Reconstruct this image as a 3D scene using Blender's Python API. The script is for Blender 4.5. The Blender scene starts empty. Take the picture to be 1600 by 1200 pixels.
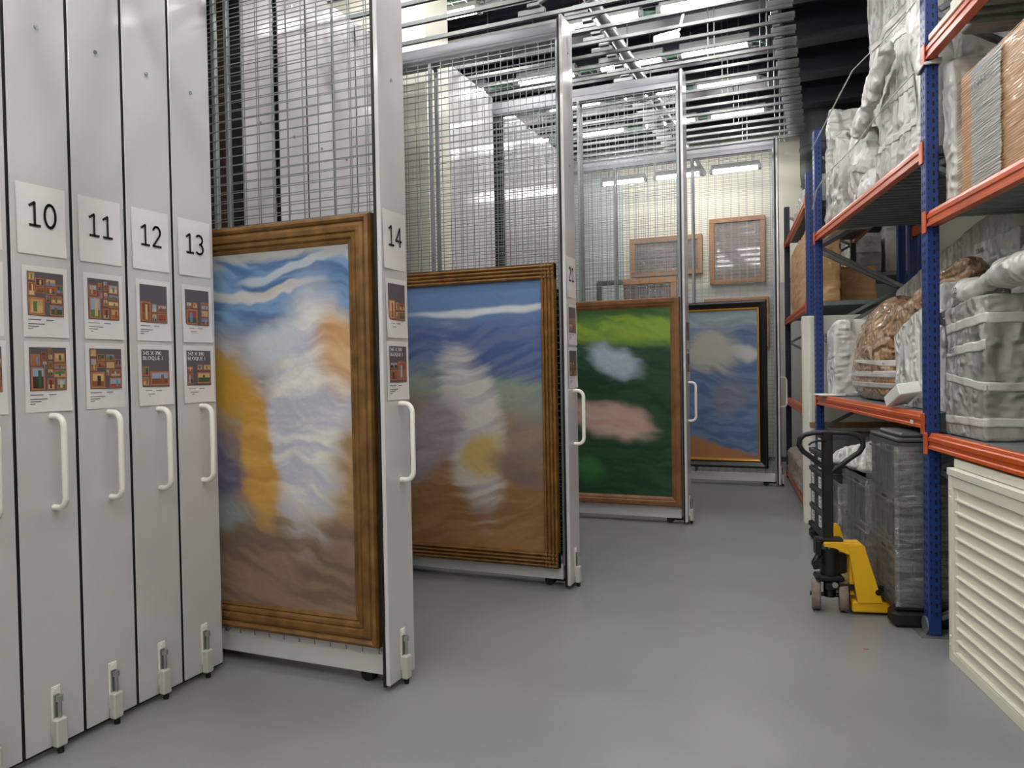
import bpy, bmesh, math, random
import numpy as np
from mathutils import Vector, Matrix

SC = bpy.context.scene
COL = SC.collection
random.seed(7)
R = math.radians

# ------------------------------------------------------------------ camera, world, exposure
F_PX, ROLL, PITCH = 1180.0, 0.0176, 23.0 / 1180.0
YAW = math.atan(491.0 / 1180.0)
f = Vector((-math.sin(YAW) * math.cos(PITCH), math.cos(YAW) * math.cos(PITCH), -math.sin(PITCH)))
r = Vector((math.cos(YAW), math.sin(YAW), 0.0))
u = r.cross(f)
r2 = math.cos(ROLL) * r - math.sin(ROLL) * u
u2 = math.sin(ROLL) * r + math.cos(ROLL) * u
cam_data = bpy.data.cameras.new('camera')
cam_data.sensor_width = 36.0
cam_data.lens = F_PX / 1600.0 * 36.0
cam_data.clip_start = 0.05
cam = bpy.data.objects.new('camera', cam_data)
COL.objects.link(cam)
m = Matrix.Identity(4)
for i, v in enumerate((r2, u2, -f)):
    m[0][i], m[1][i], m[2][i] = v
m[0][3], m[1][3], m[2][3] = 0.0, 0.0, 1.6
cam.matrix_world = m
SC.camera = cam

world = bpy.data.worlds.new('world')
SC.world = world
world.use_nodes = True
world.node_tree.nodes['Background'].inputs[0].default_value = (0.5, 0.52, 0.55, 1)
world.node_tree.nodes['Background'].inputs[1].default_value = 0.05
SC.view_settings.view_transform = 'Standard'
SC.view_settings.look = 'None'
SC.view_settings.gamma = 1.0
SC.view_settings.use_curve_mapping = False
SC.view_settings.exposure = 0.32
TUBE_POWER = 42.0          # radiance of a fluorescent tube


# ------------------------------------------------------------------ materials
def srgb(c):
    if isinstance(c, str):
        c = [int(c[i:i + 2], 16) / 255 for i in (0, 2, 4)]
    return tuple(((x / 12.92) if x <= 0.04045 else ((x + 0.055) / 1.055) ** 2.4) for x in c) + (1.0,)


def mat(name, col, rough=0.5, metal=0.0, var=None, vscale=6.0, stretch=(1, 1, 1), bump=0.0, bscale=40.0,
        bstretch=(1, 1, 1), spec=0.5, coat=0.0, emit=None, detail=4.0, rvar=0.0, crumple=0.0, cscale=5.0, cstretch=(1, 1, 0.5)):
    M = bpy.data.materials.new(name)
    M.use_nodes = True
    nt = M.node_tree
    b = nt.nodes['Principled BSDF']
    b.inputs['Base Color'].default_value = srgb(col)
    b.inputs['Roughness'].default_value = rough
    b.inputs['Metallic'].default_value = metal
    b.inputs['Specular IOR Level'].default_value = spec
    b.inputs['Coat Weight'].default_value = coat
    if emit:
        b.inputs['Emission Color'].default_value = srgb(emit[0])
        b.inputs['Emission Strength'].default_value = emit[1]
    tc = nt.nodes.new('ShaderNodeTexCoord')

    def noise(scale, st):
        mp = nt.nodes.new('ShaderNodeMapping')
        mp.inputs['Scale'].default_value = st
        nt.links.new(tc.outputs['Object'], mp.inputs['Vector'])
        n = nt.nodes.new('ShaderNodeTexNoise')
        n.inputs['Scale'].default_value = scale
        n.inputs['Detail'].default_value = detail
        nt.links.new(mp.outputs[0], n.inputs['Vector'])
        return n
    if var:
        n = noise(vscale, stretch)
        rp = nt.nodes.new('ShaderNodeValToRGB')
        rp.color_ramp.elements[0].position = 0.3
        rp.color_ramp.elements[1].position = 0.7
        rp.color_ramp.elements[0].color = srgb(col)
        rp.color_ramp.elements[1].color = srgb(var)
        nt.links.new(n.outputs['Fac'], rp.inputs[0])
        nt.links.new(rp.outputs[0], b.inputs['Base Color'])
        if rvar:
            mr = nt.nodes.new('ShaderNodeMapRange')
            mr.inputs[3].default_value = rough - rvar
            mr.inputs[4].default_value = rough + rvar
            nt.links.new(n.outputs['Fac'], mr.inputs[0])
            nt.links.new(mr.outputs[0], b.inputs['Roughness'])
    if crumple:
        # creased sheet: ridged folds with a fine crackle on top
        n2 = noise(cscale, cstretch)
        n2.noise_type = 'RIDGED_MULTIFRACTAL'
        n2.normalize = True
        n2.inputs['Detail'].default_value = 5
        n2.inputs['Distortion'].default_value = 0.6
        n3 = noise(cscale * 3.1, (cstretch[2], cstretch[1], cstretch[0]))
        n3.noise_type = 'RIDGED_MULTIFRACTAL'
        n3.normalize = True
        ad = nt.nodes.new('ShaderNodeMath')
        ad.operation = 'MULTIPLY_ADD'
        ad.inputs[1].default_value = 0.3
        nt.links.new(n3.outputs['Fac'], ad.inputs[0])
        nt.links.new(n2.outputs['Fac'], ad.inputs[2])
        bp = nt.nodes.new('ShaderNodeBump')
        bp.inputs['Strength'].default_value = crumple
        bp.inputs['Distance'].default_value = 0.11
        nt.links.new(ad.outputs[0], bp.inputs['Height'])
        nt.links.new(bp.outputs[0], b.inputs['Normal'])
    elif bump:
        n2 = noise(bscale, bstretch)
        bp = nt.nodes.new('ShaderNodeBump')
        bp.inputs['Strength'].default_value = bump
        bp.inputs['Distance'].default_value = 0.01
        nt.links.new(n2.outputs['Fac'], bp.inputs['Height'])
        nt.links.new(bp.outputs[0], b.inputs['Normal'])
    return M


M = {}
M['floor'] = mat('floor_resin', '8b8d8c', 0.34, var='848685', vscale=1.2, bump=0.10, bscale=90, spec=0.4, rvar=0.08)
M['wall'] = mat('wall_cream', 'dcd9c8', 0.7, var='d6d3c2', vscale=0.8)
M['wall_grey'] = mat('wall_dado_grey', 'b4b4ae', 0.7)
M['wall_green'] = mat('panel_pale_green', 'c6d0cc', 0.5, var='bec9c5', vscale=1.5)
M['ceiling'] = mat('ceiling_navy', '1c212b', 0.85, var='191e27', vscale=0.6)
M['steel_dark'] = mat('ceiling_beam_grey', '2a2a34', 0.6, var='25252e', vscale=2)
M['white'] = mat('white_enamel', 'cdccce', 0.13, var='c9c8ca', vscale=3, spec=0.5)
M['white_plast'] = mat('white_plastic', 'eeece6', 0.3)
M['black'] = mat('black_rubber', '0c0c0d', 0.6)
M['galv'] = mat('galvanised_wire', '8f9496', 0.45, 0.6, var='84898b', vscale=20)
M['alu'] = mat('grey_aluminium', '84848a', 0.35, 0.3)
M['rail'] = mat('rail_steel', '6f7371', 0.36, 0.55, var='656967', vscale=5)
M['steel'] = mat('bright_steel', 'b8bab8', 0.25, 0.9)
M['grey_cast'] = mat('latch_grey', 'c4c3bd', 0.4)
M['paper'] = mat('paper', 'e4e2e3', 0.35, var='dfdddf', vscale=6, bump=0.15, bscale=14)
M['ink'] = mat('ink', '101012', 0.6)
M['inkgrey'] = mat('ink_grey', '6a6a6e', 0.6)
M['print_dark'] = mat('print_slate', '5c565e', 0.35)
M['print_white'] = mat('print_white', 'e6e4e6', 0.4)
M['blue'] = mat('rack_blue', '1c3a7c', 0.38, var='193470', vscale=9, bump=0.05, bscale=60)
M['blue_dark'] = mat('rack_navy', '151c40', 0.4, var='121837', vscale=9)
M['orange'] = mat('beam_orange', 'c85822', 0.3, var='bf521f', vscale=7, spec=0.5)
M['deck'] = mat('deck_steel', '848e90', 0.42, 0.55, var='788284', vscale=10)
M['wrap'] = mat('plastic_sheet', 'c6c5c1', 0.33, var='a9a8a4', vscale=3.5, stretch=(1, 1, 0.5), detail=6, crumple=1.0, cscale=5.0, cstretch=(1, 1, 0.4))
M['wrap_w'] = mat('white_sheet', 'dcdbd7', 0.36, var='c6c6c2', vscale=4, detail=6, crumple=1.0, cscale=5.5, cstretch=(1, 1, 0.5))
M['wrap_g'] = mat('grey_foil', 'b1b0ac', 0.34, var='8f8d89', vscale=5, detail=7, crumple=1.0, cscale=6.0, cstretch=(1, 1, 0.45))
M['tape'] = mat('clear_tape', 'd0cfca', 0.25, var='c2c1bc', vscale=14, bump=0.25, bscale=30, bstretch=(1, 1, 3))
M['kraft'] = mat('kraft_wrap', 'b08f6e', 0.28, var='8d6c4b', vscale=6, detail=7, coat=0.5, crumple=1.0, cscale=6.0, cstretch=(1, 1, 2.0))
M['card'] = mat('cardboard', 'c08f55', 0.6, var='b58449', vscale=5)
M['tan'] = mat('wrapped_card', 'e6bc8c', 0.3, var='d8a670', vscale=5, stretch=(1, 1, 5), bump=0.6, bscale=16, bstretch=(0.4, 0.4, 4), coat=0.4)
M['foam'] = mat('foam', 'e9ebe8', 0.6)
M['crate'] = mat('crate_grey', '4c5052', 0.42, var='474b4d', vscale=8)
M['crate_dk'] = mat('pallet_black', '17181a', 0.5)
M['label'] = mat('label_paper', 'dadad6', 0.5)
M['yellow'] = mat('truck_yellow', 'e9b61c', 0.35, var='e2ae18', vscale=6, bump=0.05)
M['truck_blk'] = mat('truck_black', '0e0f12', 0.4)
M['tyre'] = mat('tyre_brown', '8c7d74', 0.7, var='75675f', vscale=25)
M['cream'] = mat('cabinet_cream', 'e2dfcf', 0.42, var='dedbcb', vscale=3)
M['board'] = mat('board_white', 'e2e0d3', 0.55)
M['batten'] = mat('batten_wood', 'a07c58', 0.6, var='8f6d4b', vscale=4, stretch=(8, 1, 1))
M['gold'] = mat('frame_gold_wood', '86602f', 0.42, 0.1, var='5c3f1c', vscale=11, bump=0.3, bscale=50, detail=7)
M['gold2'] = mat('frame_reeded', '8f6633', 0.4, 0.15, var='6d4a20', vscale=12, bump=0.3, bscale=60, detail=7)
M['wood'] = mat('frame_wood', '8a5f3a', 0.45, var='6f4928', vscale=7, bump=0.2, bscale=50)
M['ebony'] = mat('frame_black', '17161a', 0.3, bump=0.1, bscale=60)
M['gilt'] = mat('gilt', 'd2a044', 0.3, 0.5)
M['groove'] = mat('frame_groove', '3a2410', 0.7)
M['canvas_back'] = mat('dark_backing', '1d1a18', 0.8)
M['crate_wood'] = mat('crate_wood', 'a9794a', 0.6, var='98693d', vscale=5)
M['crate_orange'] = mat('crate_wood_orange', 'c98a4c', 0.6, var='b97a3e', vscale=5)
M['brown_inner'] = mat('brown_fabric', '6a564c', 0.35, var='5b4840', vscale=3, bump=0.35, bscale=4, bstretch=(1, 1, 4), coat=0.7)
M['duct'] = mat('duct_black', '2c2e33', 0.55, bump=0.3, bscale=8)
M['cable'] = mat('green_cable', '3f7a52', 0.5)
M['lamp_body'] = mat('lamp_body', '8e918e', 0.45)
M['tube'] = mat('tube_glow', 'ffffff', 0.3, emit=('fffcfa', TUBE_POWER))
M['strap'] = mat('strap_white', 'd9dad5', 0.5)
M['pink'] = mat('wrapped_mattress', 'b7a79a', 0.4, var='8f7f74', vscale=5, bump=0.5, bscale=12, bstretch=(0.4, 1, 1), coat=0.4)
M['dado'] = mat('skirting_dark', '5a5c5c', 0.5)
M['pier'] = mat('pier_cream', 'd8d5c6', 0.35)
M['redmark'] = mat('red_tape', 'b03a26', 0.6)


def film_material(lo=0.10, hi=0.50, dif=0.30):
    Mx = bpy.data.materials.new('stretch_film')
    Mx.use_nodes = True
    nt = Mx.node_tree
    nt.nodes.clear()
    out = nt.nodes.new('ShaderNodeOutputMaterial')
    tr = nt.nodes.new('ShaderNodeBsdfTransparent')
    gl = nt.nodes.new('ShaderNodeBsdfGlossy')
    df = nt.nodes.new('ShaderNodeBsdfDiffuse')
    gl.inputs['Roughness'].default_value = 0.14
    gl.inputs['Color'].default_value = (0.9, 0.9, 0.9, 1)
    df.inputs['Color'].default_value = (0.5, 0.5, 0.5, 1)
    tc = nt.nodes.new('ShaderNodeTexCoord')
    mp = nt.nodes.new('ShaderNodeMapping')
    mp.inputs['Scale'].default_value = (1.0, 1.0, 6.0)
    mp.inputs['Rotation'].default_value = (0.3, 0.35, 0.0)
    n = nt.nodes.new('ShaderNodeTexNoise')
    n.inputs['Scale'].default_value = 7.0
    n.inputs['Detail'].default_value = 7.0
    bp = nt.nodes.new('ShaderNodeBump')
    bp.inputs['Strength'].default_value = 1.0
    bp.inputs['Distance'].default_value = 0.03
    nt.links.new(tc.outputs['Object'], mp.inputs[0])
    nt.links.new(mp.outputs[0], n.inputs['Vector'])
    nt.links.new(n.outputs['Fac'], bp.inputs['Height'])
    nt.links.new(bp.outputs[0], gl.inputs['Normal'])
    m1 = nt.nodes.new('ShaderNodeMixShader')
    m1.inputs[0].default_value = dif
    nt.links.new(gl.outputs[0], m1.inputs[1])
    nt.links.new(df.outputs[0], m1.inputs[2])
    rp = nt.nodes.new('ShaderNodeMapRange')
    rp.inputs[1].default_value = 0.35
    rp.inputs[2].default_value = 0.7
    rp.inputs[3].default_value = lo
    rp.inputs[4].default_value = hi
    nt.links.new(n.outputs['Fac'], rp.inputs[0])
    m2 = nt.nodes.new('ShaderNodeMixShader')
    nt.links.new(rp.outputs[0], m2.inputs[0])
    nt.links.new(tr.outputs[0], m2.inputs[1])
    nt.links.new(m1.outputs[0], m2.inputs[2])
    nt.links.new(m2.outputs[0], out.inputs[0])
    return Mx


M['film'] = film_material()
M['film_clear'] = film_material(0.02, 0.16, 0.05)


# ------------------------------------------------------------------ mesh building
class MB:
    def __init__(s):
        s.v, s.fc, s.mi, s.sm = [], [], [], []

    def add(s, verts, faces, mi=0, smooth=False):
        o = len(s.v)
        s.v += [tuple(p) for p in verts]
        for fa in faces:
            s.fc.append(tuple(i + o for i in fa))
            s.mi.append(mi)
            s.sm.append(smooth)
        return s

    def box(s, a, b, mi=0, xf=None):
        x0, y0, z0 = (min(a[i], b[i]) for i in range(3))
        x1, y1, z1 = (max(a[i], b[i]) for i in range(3))
        vs = [(x0, y0, z0), (x1, y0, z0), (x1, y1, z0), (x0, y1, z0), (x0, y0, z1), (x1, y0, z1), (x1, y1, z1), (x0, y1, z1)]
        if xf is not None:
            vs = [xf @ Vector(p) for p in vs]
        return s.add(vs, [(0, 3, 2, 1), (4, 5, 6, 7), (0, 1, 5, 4), (1, 2, 6, 5), (2, 3, 7, 6), (3, 0, 4, 7)], mi)

    def hexa(s, p, mi=0):
        return s.add(p, [(0, 3, 2, 1), (4, 5, 6, 7), (0, 1, 5, 4), (1, 2, 6, 5), (2, 3, 7, 6), (3, 0, 4, 7)], mi)

    def bbox(s, a, b, e=0.004, mi=0):
        """box with chamfered edges"""
        bm = bmesh.new()
        c = [(a[i] + b[i]) / 2 for i in range(3)]
        d = [abs(b[i] - a[i]) for i in range(3)]
        bmesh.ops.create_cube(bm, size=1.0)
        for v in bm.verts:
            v.co = Vector((c[0] + v.co.x * d[0], c[1] + v.co.y * d[1], c[2] + v.co.z * d[2]))
        bmesh.ops.bevel(bm, geom=list(bm.edges), offset=min(e, min(d) * 0.45), segments=1, affect='EDGES', profile=0.5)
        bm.verts.index_update()
        s.add([v.co[:] for v in bm.verts], [[v.index for v in fa.verts] for fa in bm.faces], mi)
        bm.free()
        return s

    def cyl(s, p0, p1, rad, n=12, mi=0, r1=None, caps=True, smooth=True):
        p0, p1 = Vector(p0), Vector(p1)
        r1 = rad if r1 is None else r1
        d = (p1 - p0).normalized()
        a = d.orthogonal().normalized()
        b = d.cross(a)
        vs = []
        for p, rr in ((p0, rad), (p1, r1)):
            for k in range(n):
                t = 2 * math.pi * k / n
                vs.append(p + a * rr * math.cos(t) + b * rr * math.sin(t))
        s.add(vs, [(k, (k + 1) % n, n + (k + 1) % n, n + k) for k in range(n)], mi, smooth)
        if caps:
            s.add([vs[k] for k in range(n)], [tuple(reversed(range(n)))], mi)
            s.add([vs[n + k] for k in range(n)], [tuple(range(n))], mi)
        return s

    def tube(s, pts, rad, n=8, mi=0, closed=False, caps=True, radv=None):
        pts = [Vector(p) for p in pts]
        N = len(pts)
        vs = []
        prev = None
        for i, p in enumerate(pts):
            if closed:
                d = (pts[(i + 1) % N] - pts[i - 1]).normalized()
            else:
                d = (pts[min(i + 1, N - 1)] - pts[max(i - 1, 0)]).normalized()
            if prev is None:
                a = d.orthogonal().normalized()
            else:
                a = (prev - d * prev.dot(d)).normalized()
            prev = a
            b = d.cross(a)
            ra = rad[i] if isinstance(rad, (list, tuple)) else rad
            rb = ra if radv is None else (radv[i] if isinstance(radv, (list, tuple)) else radv)
            for k in range(n):
                t = 2 * math.pi * k / n
                vs.append(p + a * ra * math.cos(t) + b * rb * math.sin(t))
        fs = []
        for i in range(N if closed else N - 1):
            j = (i + 1) % N
            for k in range(n):
                fs.append((i * n + k, i * n + (k + 1) % n, j * n + (k + 1) % n, j * n + k))
        s.add(vs, fs, mi, True)
        if caps and not closed:
            s.add(vs[:n], [tuple(reversed(range(n)))], mi)
            s.add(vs[-n:], [tuple(range(n))], mi)
        return s

    def prism(s, poly, axis, a, b, mi=0):
        """poly: 2D points in the two other axes (cyclic order), extruded along axis from a to b"""
        n = len(poly)
        vs = []
        for t in (a, b):
            for p, q in poly:
                vs.append({'x': (t, p, q), 'y': (p, t, q), 'z': (p, q, t)}[axis])
        fs = [(k, (k + 1) % n, n + (k + 1) % n, n + k) for k in range(n)] + [tuple(reversed(range(n))), tuple(range(n, 2 * n))]
        return s.add(vs, fs, mi)

    def wire(s, p0, p1, w, mi=0):
        """square wire without end caps"""
        return s.cyl(p0, p1, w, 4, mi, caps=False, smooth=False)

    def build(s, name, mats, parent=None, loc=(0, 0, 0), fix=True):
        me = bpy.data.meshes.new(name)
        me.from_pydata([tuple(p) for p in s.v], [], s.fc)
        if not isinstance(mats, (list, tuple)):
            mats = [mats]
        for x in mats:
            me.materials.append(x)
        me.polygons.foreach_set('material_index', s.mi)
        me.polygons.foreach_set('use_smooth', s.sm)
        if fix:
            bm = bmesh.new()
            bm.from_mesh(me)
            bmesh.ops.recalc_face_normals(bm, faces=bm.faces)
            bm.to_mesh(me)
            bm.free()
        me.update()
        o = bpy.data.objects.new(name, me)
        COL.objects.link(o)
        o.location = loc
        if parent is not None:
            o.parent = parent
        return o


def empty(name, loc=(0, 0, 0), rz=0.0):
    o = bpy.data.objects.new(name, None)
    o.empty_display_size = 0.1
    COL.objects.link(o)
    o.location = loc
    o.rotation_euler = (0, 0, rz)
    return o


def tag(o, label=None, cat=None, group=None, kind=None):
    for k, v in (('label', label), ('category', cat), ('group', group), ('kind', kind)):
        if v:
            o[k] = v
    return o


CHILD = {}


def kids(o):
    return [c for c in o.children]


def copy_tree(o, parent=None):
    c = o.copy()
    COL.objects.link(c)
    if parent is not None:
        c.parent = parent
    for ch in kids(o):
        copy_tree(ch, c)
    return c


def text_obj(name, s, size, m, parent, mw, align='CENTER', sx=1.0):
    cu = bpy.data.curves.new(name, 'FONT')
    cu.body = s
    cu.size = size
    cu.align_x = align
    cu.extrude = 0.0004
    cu.resolution_u = 2
    tmp = bpy.data.objects.new(name, cu)
    COL.objects.link(tmp)
    bpy.context.view_layer.update()
    me = bpy.data.meshes.new_from_object(tmp.evaluated_get(bpy.context.evaluated_depsgraph_get()))
    bpy.data.objects.remove(tmp)
    me.materials.clear()
    me.materials.append(m)
    o = bpy.data.objects.new(name, me)
    COL.objects.link(o)
    o.parent = parent
    o.matrix_local = mw @ Matrix.Diagonal((sx, 1, 1, 1))
    return o


# numpy value noise
def _h(ix, iy, iz, seed):
    n = (ix * 374761393 + iy * 668265263 + iz * 2147483647 + seed * 1274126177).astype(np.int64) & 0xFFFFFFFF
    n = ((n ^ (n >> 13)) * 1274126177) & 0xFFFFFFFF
    n = n ^ (n >> 16)
    return (n & 0xFFFFFF) / float(0xFFFFFF)


def vnoise(p, seed=0):
    p = np.asarray(p, float)
    i = np.floor(p).astype(np.int64)
    q = p - i
    q = q * q * (3 - 2 * q)
    out = 0
    for dx in (0, 1):
        for dy in (0, 1):
            for dz in (0, 1):
                w = (q[:, 0] if dx else 1 - q[:, 0]) * (q[:, 1] if dy else 1 - q[:, 1]) * (q[:, 2] if dz else 1 - q[:, 2])
                out = out + w * _h(i[:, 0] + dx, i[:, 1] + dy, i[:, 2] + dz, seed)
    return out


def fbm(p, seed=0, o=4):
    a, s, t = 1.0, 0.0, 0.0
    p = np.asarray(p, float)
    for k in range(o):
        s = s + a * vnoise(p, seed + k)
        t += a
        a *= 0.5
        p = p * 2.03
    return s / t


def ridge(p, seed=0, o=4):
    a, s, t = 1.0, 0.0, 0.0
    p = np.asarray(p, float)
    for k in range(o):
        s = s + a * (1 - np.abs(2 * vnoise(p, seed + k) - 1)) ** 2
        t += a
        a *= 0.55
        p = p * 2.1
    return s / t


# shelving frame: t runs along the rack away from the camera, s into the rack, z up
SA = R(12)
SO = Vector((0.541, 4.955, 0))
ST = Vector((-math.sin(SA), math.cos(SA), 0))
SS = Vector((math.cos(SA), math.sin(SA), 0))


def W(t, s, z):
    return SO + ST * t + SS * s + Vector((0, 0, z))


# local rack axes -> object matrix (x = s, y = t)
def shelf_empty(name, t=0, s=0, z=0):
    return empty(name, W(t, s, z), SA)


def round_cube(v, rad):
    inner = np.clip(v, -(1 - rad), 1 - rad)
    d = v - inner
    ln = np.linalg.norm(d, axis=1, keepdims=True)
    d = np.where(ln > 1e-9, d / np.maximum(ln, 1e-9) * rad, 0)
    return inner + d


def cube_grid(n):
    """cube surface (-1..1): points, faces"""
    idx, vs, fs = {}, [], []

    def vid(p):
        k = tuple(int(round(c * n)) for c in p)
        if k not in idx:
            idx[k] = len(vs)
            vs.append(p)
        return idx[k]
    for ax in range(3):
        for sg in (-1, 1):
            for i in range(n):
                for j in range(n):
                    q = []
                    for (a, b) in ((i, j), (i + 1, j), (i + 1, j + 1), (i, j + 1)):
                        p = [0, 0, 0]
                        p[ax] = sg
                        p[(ax + 1) % 3] = -1 + 2 * a / n
                        p[(ax + 2) % 3] = -1 + 2 * b / n
                        q.append(vid(tuple(p)))
                    fs.append(tuple(q if sg > 0 else reversed(q)))
    return np.array(vs, float), fs


_CG = {}
SURF = {}


def hex_surface(corners, rad, amp, freq, st, seed, big, flat_bottom, pleat):
    """function from cube-surface points to the creased skin of a wrapped thing"""
    c = np.array([W(*p)[:] for p in corners])
    ex = (c[1] + c[2] + c[5] + c[6] - c[0] - c[3] - c[4] - c[7]) / 4
    ey = (c[3] + c[2] + c[7] + c[6] - c[0] - c[1] - c[4] - c[5]) / 4
    ez = (c[4:].mean(axis=0) - c[:4].mean(axis=0))
    ex, ey, ez = (e / np.linalg.norm(e) for e in (ex, ey, ez))
    zmin = c[:4, 2].min()

    def ev(cube, off=0.0):
        v = round_cube(cube, rad)
        uvw = (v + 1) / 2
        U, V, Z = uvw[:, 0:1], uvw[:, 1:2], uvw[:, 2:3]
        bot = c[0] * (1 - U) * (1 - V) + c[1] * U * (1 - V) + c[2] * U * V + c[3] * (1 - U) * V
        top = c[4] * (1 - U) * (1 - V) + c[5] * U * (1 - V) + c[6] * U * V + c[7] * (1 - U) * V
        p = bot * (1 - Z) + top * Z
        w = np.abs(v) ** 6 * np.sign(v)
        nrm = w[:, 0:1] * ex + w[:, 1:2] * ey + w[:, 2:3] * ez
        nrm /= np.maximum(np.linalg.norm(nrm, axis=1, keepdims=True), 1e-6)
        q = p * freq * np.array(st)
        q = q + (fbm(p * freq * 0.5, seed + 77, 2)[:, None] - 0.5) * 1.2
        d = (ridge(q, seed * 17, 4) - 0.45) * amp * 2
        if big:
            d = d + (fbm(p * 2.2, seed * 31 + 5, 2) - 0.5) * big
        if pleat:
            d = d + pleat * np.sin((U[:, 0] * 46 + V[:, 0] * 30 + 3 * fbm(p * 2, seed, 2))) * (1.1 - uvw[:, 2])
        if flat_bottom:
            d = d * np.clip(uvw[:, 2] * 6, 0.0, 1) ** 0.7
        p = p + nrm * (d[:, None] + off)
        if flat_bottom:
            p[:, 2] = np.maximum(p[:, 2], zmin + 0.002)
        return p
    return ev, Vector((c[:4].mean(axis=0)[0], c[:4].mean(axis=0)[1], zmin))


def wrapped(name, corners, m, n=22, rad=0.08, amp=0.02, freq=5.0, st=(1, 1, 0.45), seed=1, big=0.0, flat_bottom=True, pleat=0.0):
    """a wrapped bulky thing: hexahedron (t,s,z corners: bottom 4, top 4) with rounded edges and creased skin"""
    n = int(n * 1.35)
    if n not in _CG:
        _CG[n] = cube_grid(n)
    v, fs = _CG[n]
    ev, base = hex_surface(corners, rad, amp, freq, st, seed, big, flat_bottom, pleat)
    p = ev(v)
    mb = MB()
    mb.add([tuple(x) for x in (p - np.array(base[:]))], fs, 0, True)
    o = mb.build(name, m, None, loc=base, fix=False)
    SURF[o.name] = (ev, base)
    return o


def band(name, o, v0, v1, m, tilt=0.0, seed=0, faces='full', nn=22, u0=0.0, u1=1.0):
    """tape following the skin of a wrapped thing between height fractions v0..v1"""
    ev, base = SURF[o.name]
    ring = [(-1, -1), (1, -1), (1, 1), (-1, 1)]
    segs = {'full': [0, 1, 2, 3], 'front': [0], 'frontright': [3, 0], 'frontleft': [0, 1], 'near': [3]}[faces]
    path = []
    for k in segs:
        a, b = ring[k], ring[(k + 1) % 4]
        for i in range(nn + (1 if k == segs[-1] else 0)):
            q = i / nn
            path.append((a[0] + (b[0] - a[0]) * q, a[1] + (b[1] - a[1]) * q))
    L = len(path)
    path = path[int(u0 * (L - 1)):int(u1 * (L - 1)) + 1]
    rows = 5
    cube = []
    for i, (x, y) in enumerate(path):
        for j in range(rows + 1):
            w = v0 + (v1 - v0) * (j / rows) + tilt * (x + 1) / 2 + 0.003 * math.sin(i * 0.8 + seed)
            cube.append((x, y, 2 * w - 1))
    p = ev(np.array(cube, float), 0.004)
    jj = np.tile(np.arange(rows + 1), len(path))
    fs = []
    for i in range(len(path) - 1):
        for j in range(rows):
            a = i * (rows + 1) + j
            fs.append((a, a + rows + 1, a + rows + 2, a + 1))
    mb = MB()
    mb.add([tuple(x) for x in (p - np.array(base[:]))], fs, 0, True)
    t = mb.build(name, m, o, fix=False)
    so = t.modifiers.new('thick', 'SOLIDIFY')
    so.thickness = 0.002
    so.offset = 1
    return t


def loft_surface(path, ru, rv, n, amp, freq, seed, st, up, sq):
    P = np.array([W(*p)[:] for p in path])
    N = len(P)
    upv = np.array(up, float)

    def interp(a, tt):
        a = np.asarray(a, float)
        out = []
        for x in tt:
            x = min(max(x, 0.0), N - 1.0)
            i = min(int(x), N - 2)
            q = x - i
            p0, p1, p2, p3 = a[max(i - 1, 0)], a[i], a[i + 1], a[min(i + 2, N - 1)]
            out.append(0.5 * (2 * p1 + (p2 - p0) * q + (2 * p0 - 5 * p1 + 4 * p2 - p3) * q * q + (3 * p1 - p0 - 3 * p2 + p3) * q ** 3))
        return np.array(out)

    def ev(tt, off=0.0):
        C = interp(P, tt)
        D = interp(P, np.asarray(tt) + 0.05) - interp(P, np.asarray(tt) - 0.05)
        RU = interp(np.array(ru)[:, None], tt)[:, 0]
        RV = interp(np.array(rv)[:, None], tt)[:, 0]
        vs = []
        for i in range(len(tt)):
            d = D[i] / np.linalg.norm(D[i])
            a = np.cross(d, upv)
            a /= np.linalg.norm(a)
            b = np.cross(a, d)
            for k in range(n):
                t = 2 * math.pi * k / n
                ct, stn = math.cos(t), math.sin(t)
                e = 2.0 / sq
                x = abs(ct) ** e * (1 if ct >= 0 else -1)
                y = abs(stn) ** e * (1 if stn >= 0 else -1)
                vs.append(C[i] + a * max(RU[i], 0.004) * x + b * max(RV[i], 0.004) * y)
        vs = np.array(vs)
        nr = vs - np.repeat(C, n, axis=0)
        nr /= np.maximum(np.linalg.norm(nr, axis=1, keepdims=True), 1e-6)
        q = vs * freq * np.array(st)
        q = q + (fbm(vs * freq * 0.5, seed + 77, 2)[:, None] - 0.5) * 1.2
        dd = (ridge(q, seed * 13, 4) - 0.45) * amp * 2
        return vs + nr * (dd[:, None] + off)
    return ev, N


UPZ = (0, 0, 1)
UPT = (ST.x, ST.y, 0)      # sections with the first radius into the rack, the second along it


def loft(name, path, ru, rv, m, n=28, sub=6, amp=0.015, freq=8, seed=1, st=(1, 1, 1), up=UPZ, sq=2.0, zmin=None):
    """soft bundle: superelliptic sections along a path given in (t,s,z)"""
    ev, N = loft_surface(path, ru, rv, n, amp, freq, seed, st, up, sq)
    tt = np.linspace(0, N - 1, (N - 1) * sub + 1)
    vs = ev(tt)
    if zmin is not None:
        vs[:, 2] = np.maximum(vs[:, 2], zmin)
    L = len(tt)
    fs = []
    for i in range(L - 1):
        for k in range(n):
            fs.append((i * n + k, i * n + (k + 1) % n, (i + 1) * n + (k + 1) % n, (i + 1) * n + k))
    fs.append(tuple(reversed(range(n))))
    fs.append(tuple(range((L - 1) * n, L * n)))
    base = Vector((vs[:, 0].mean(), vs[:, 1].mean(), vs[:, 2].min()))
    mb = MB()
    mb.add([tuple(p) for p in (vs - np.array(base[:]))], fs, 0, True)
    o = mb.build(name, m, None, loc=base, fix=True)
    SURF[o.name] = (ev, base, n)
    return o


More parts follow.
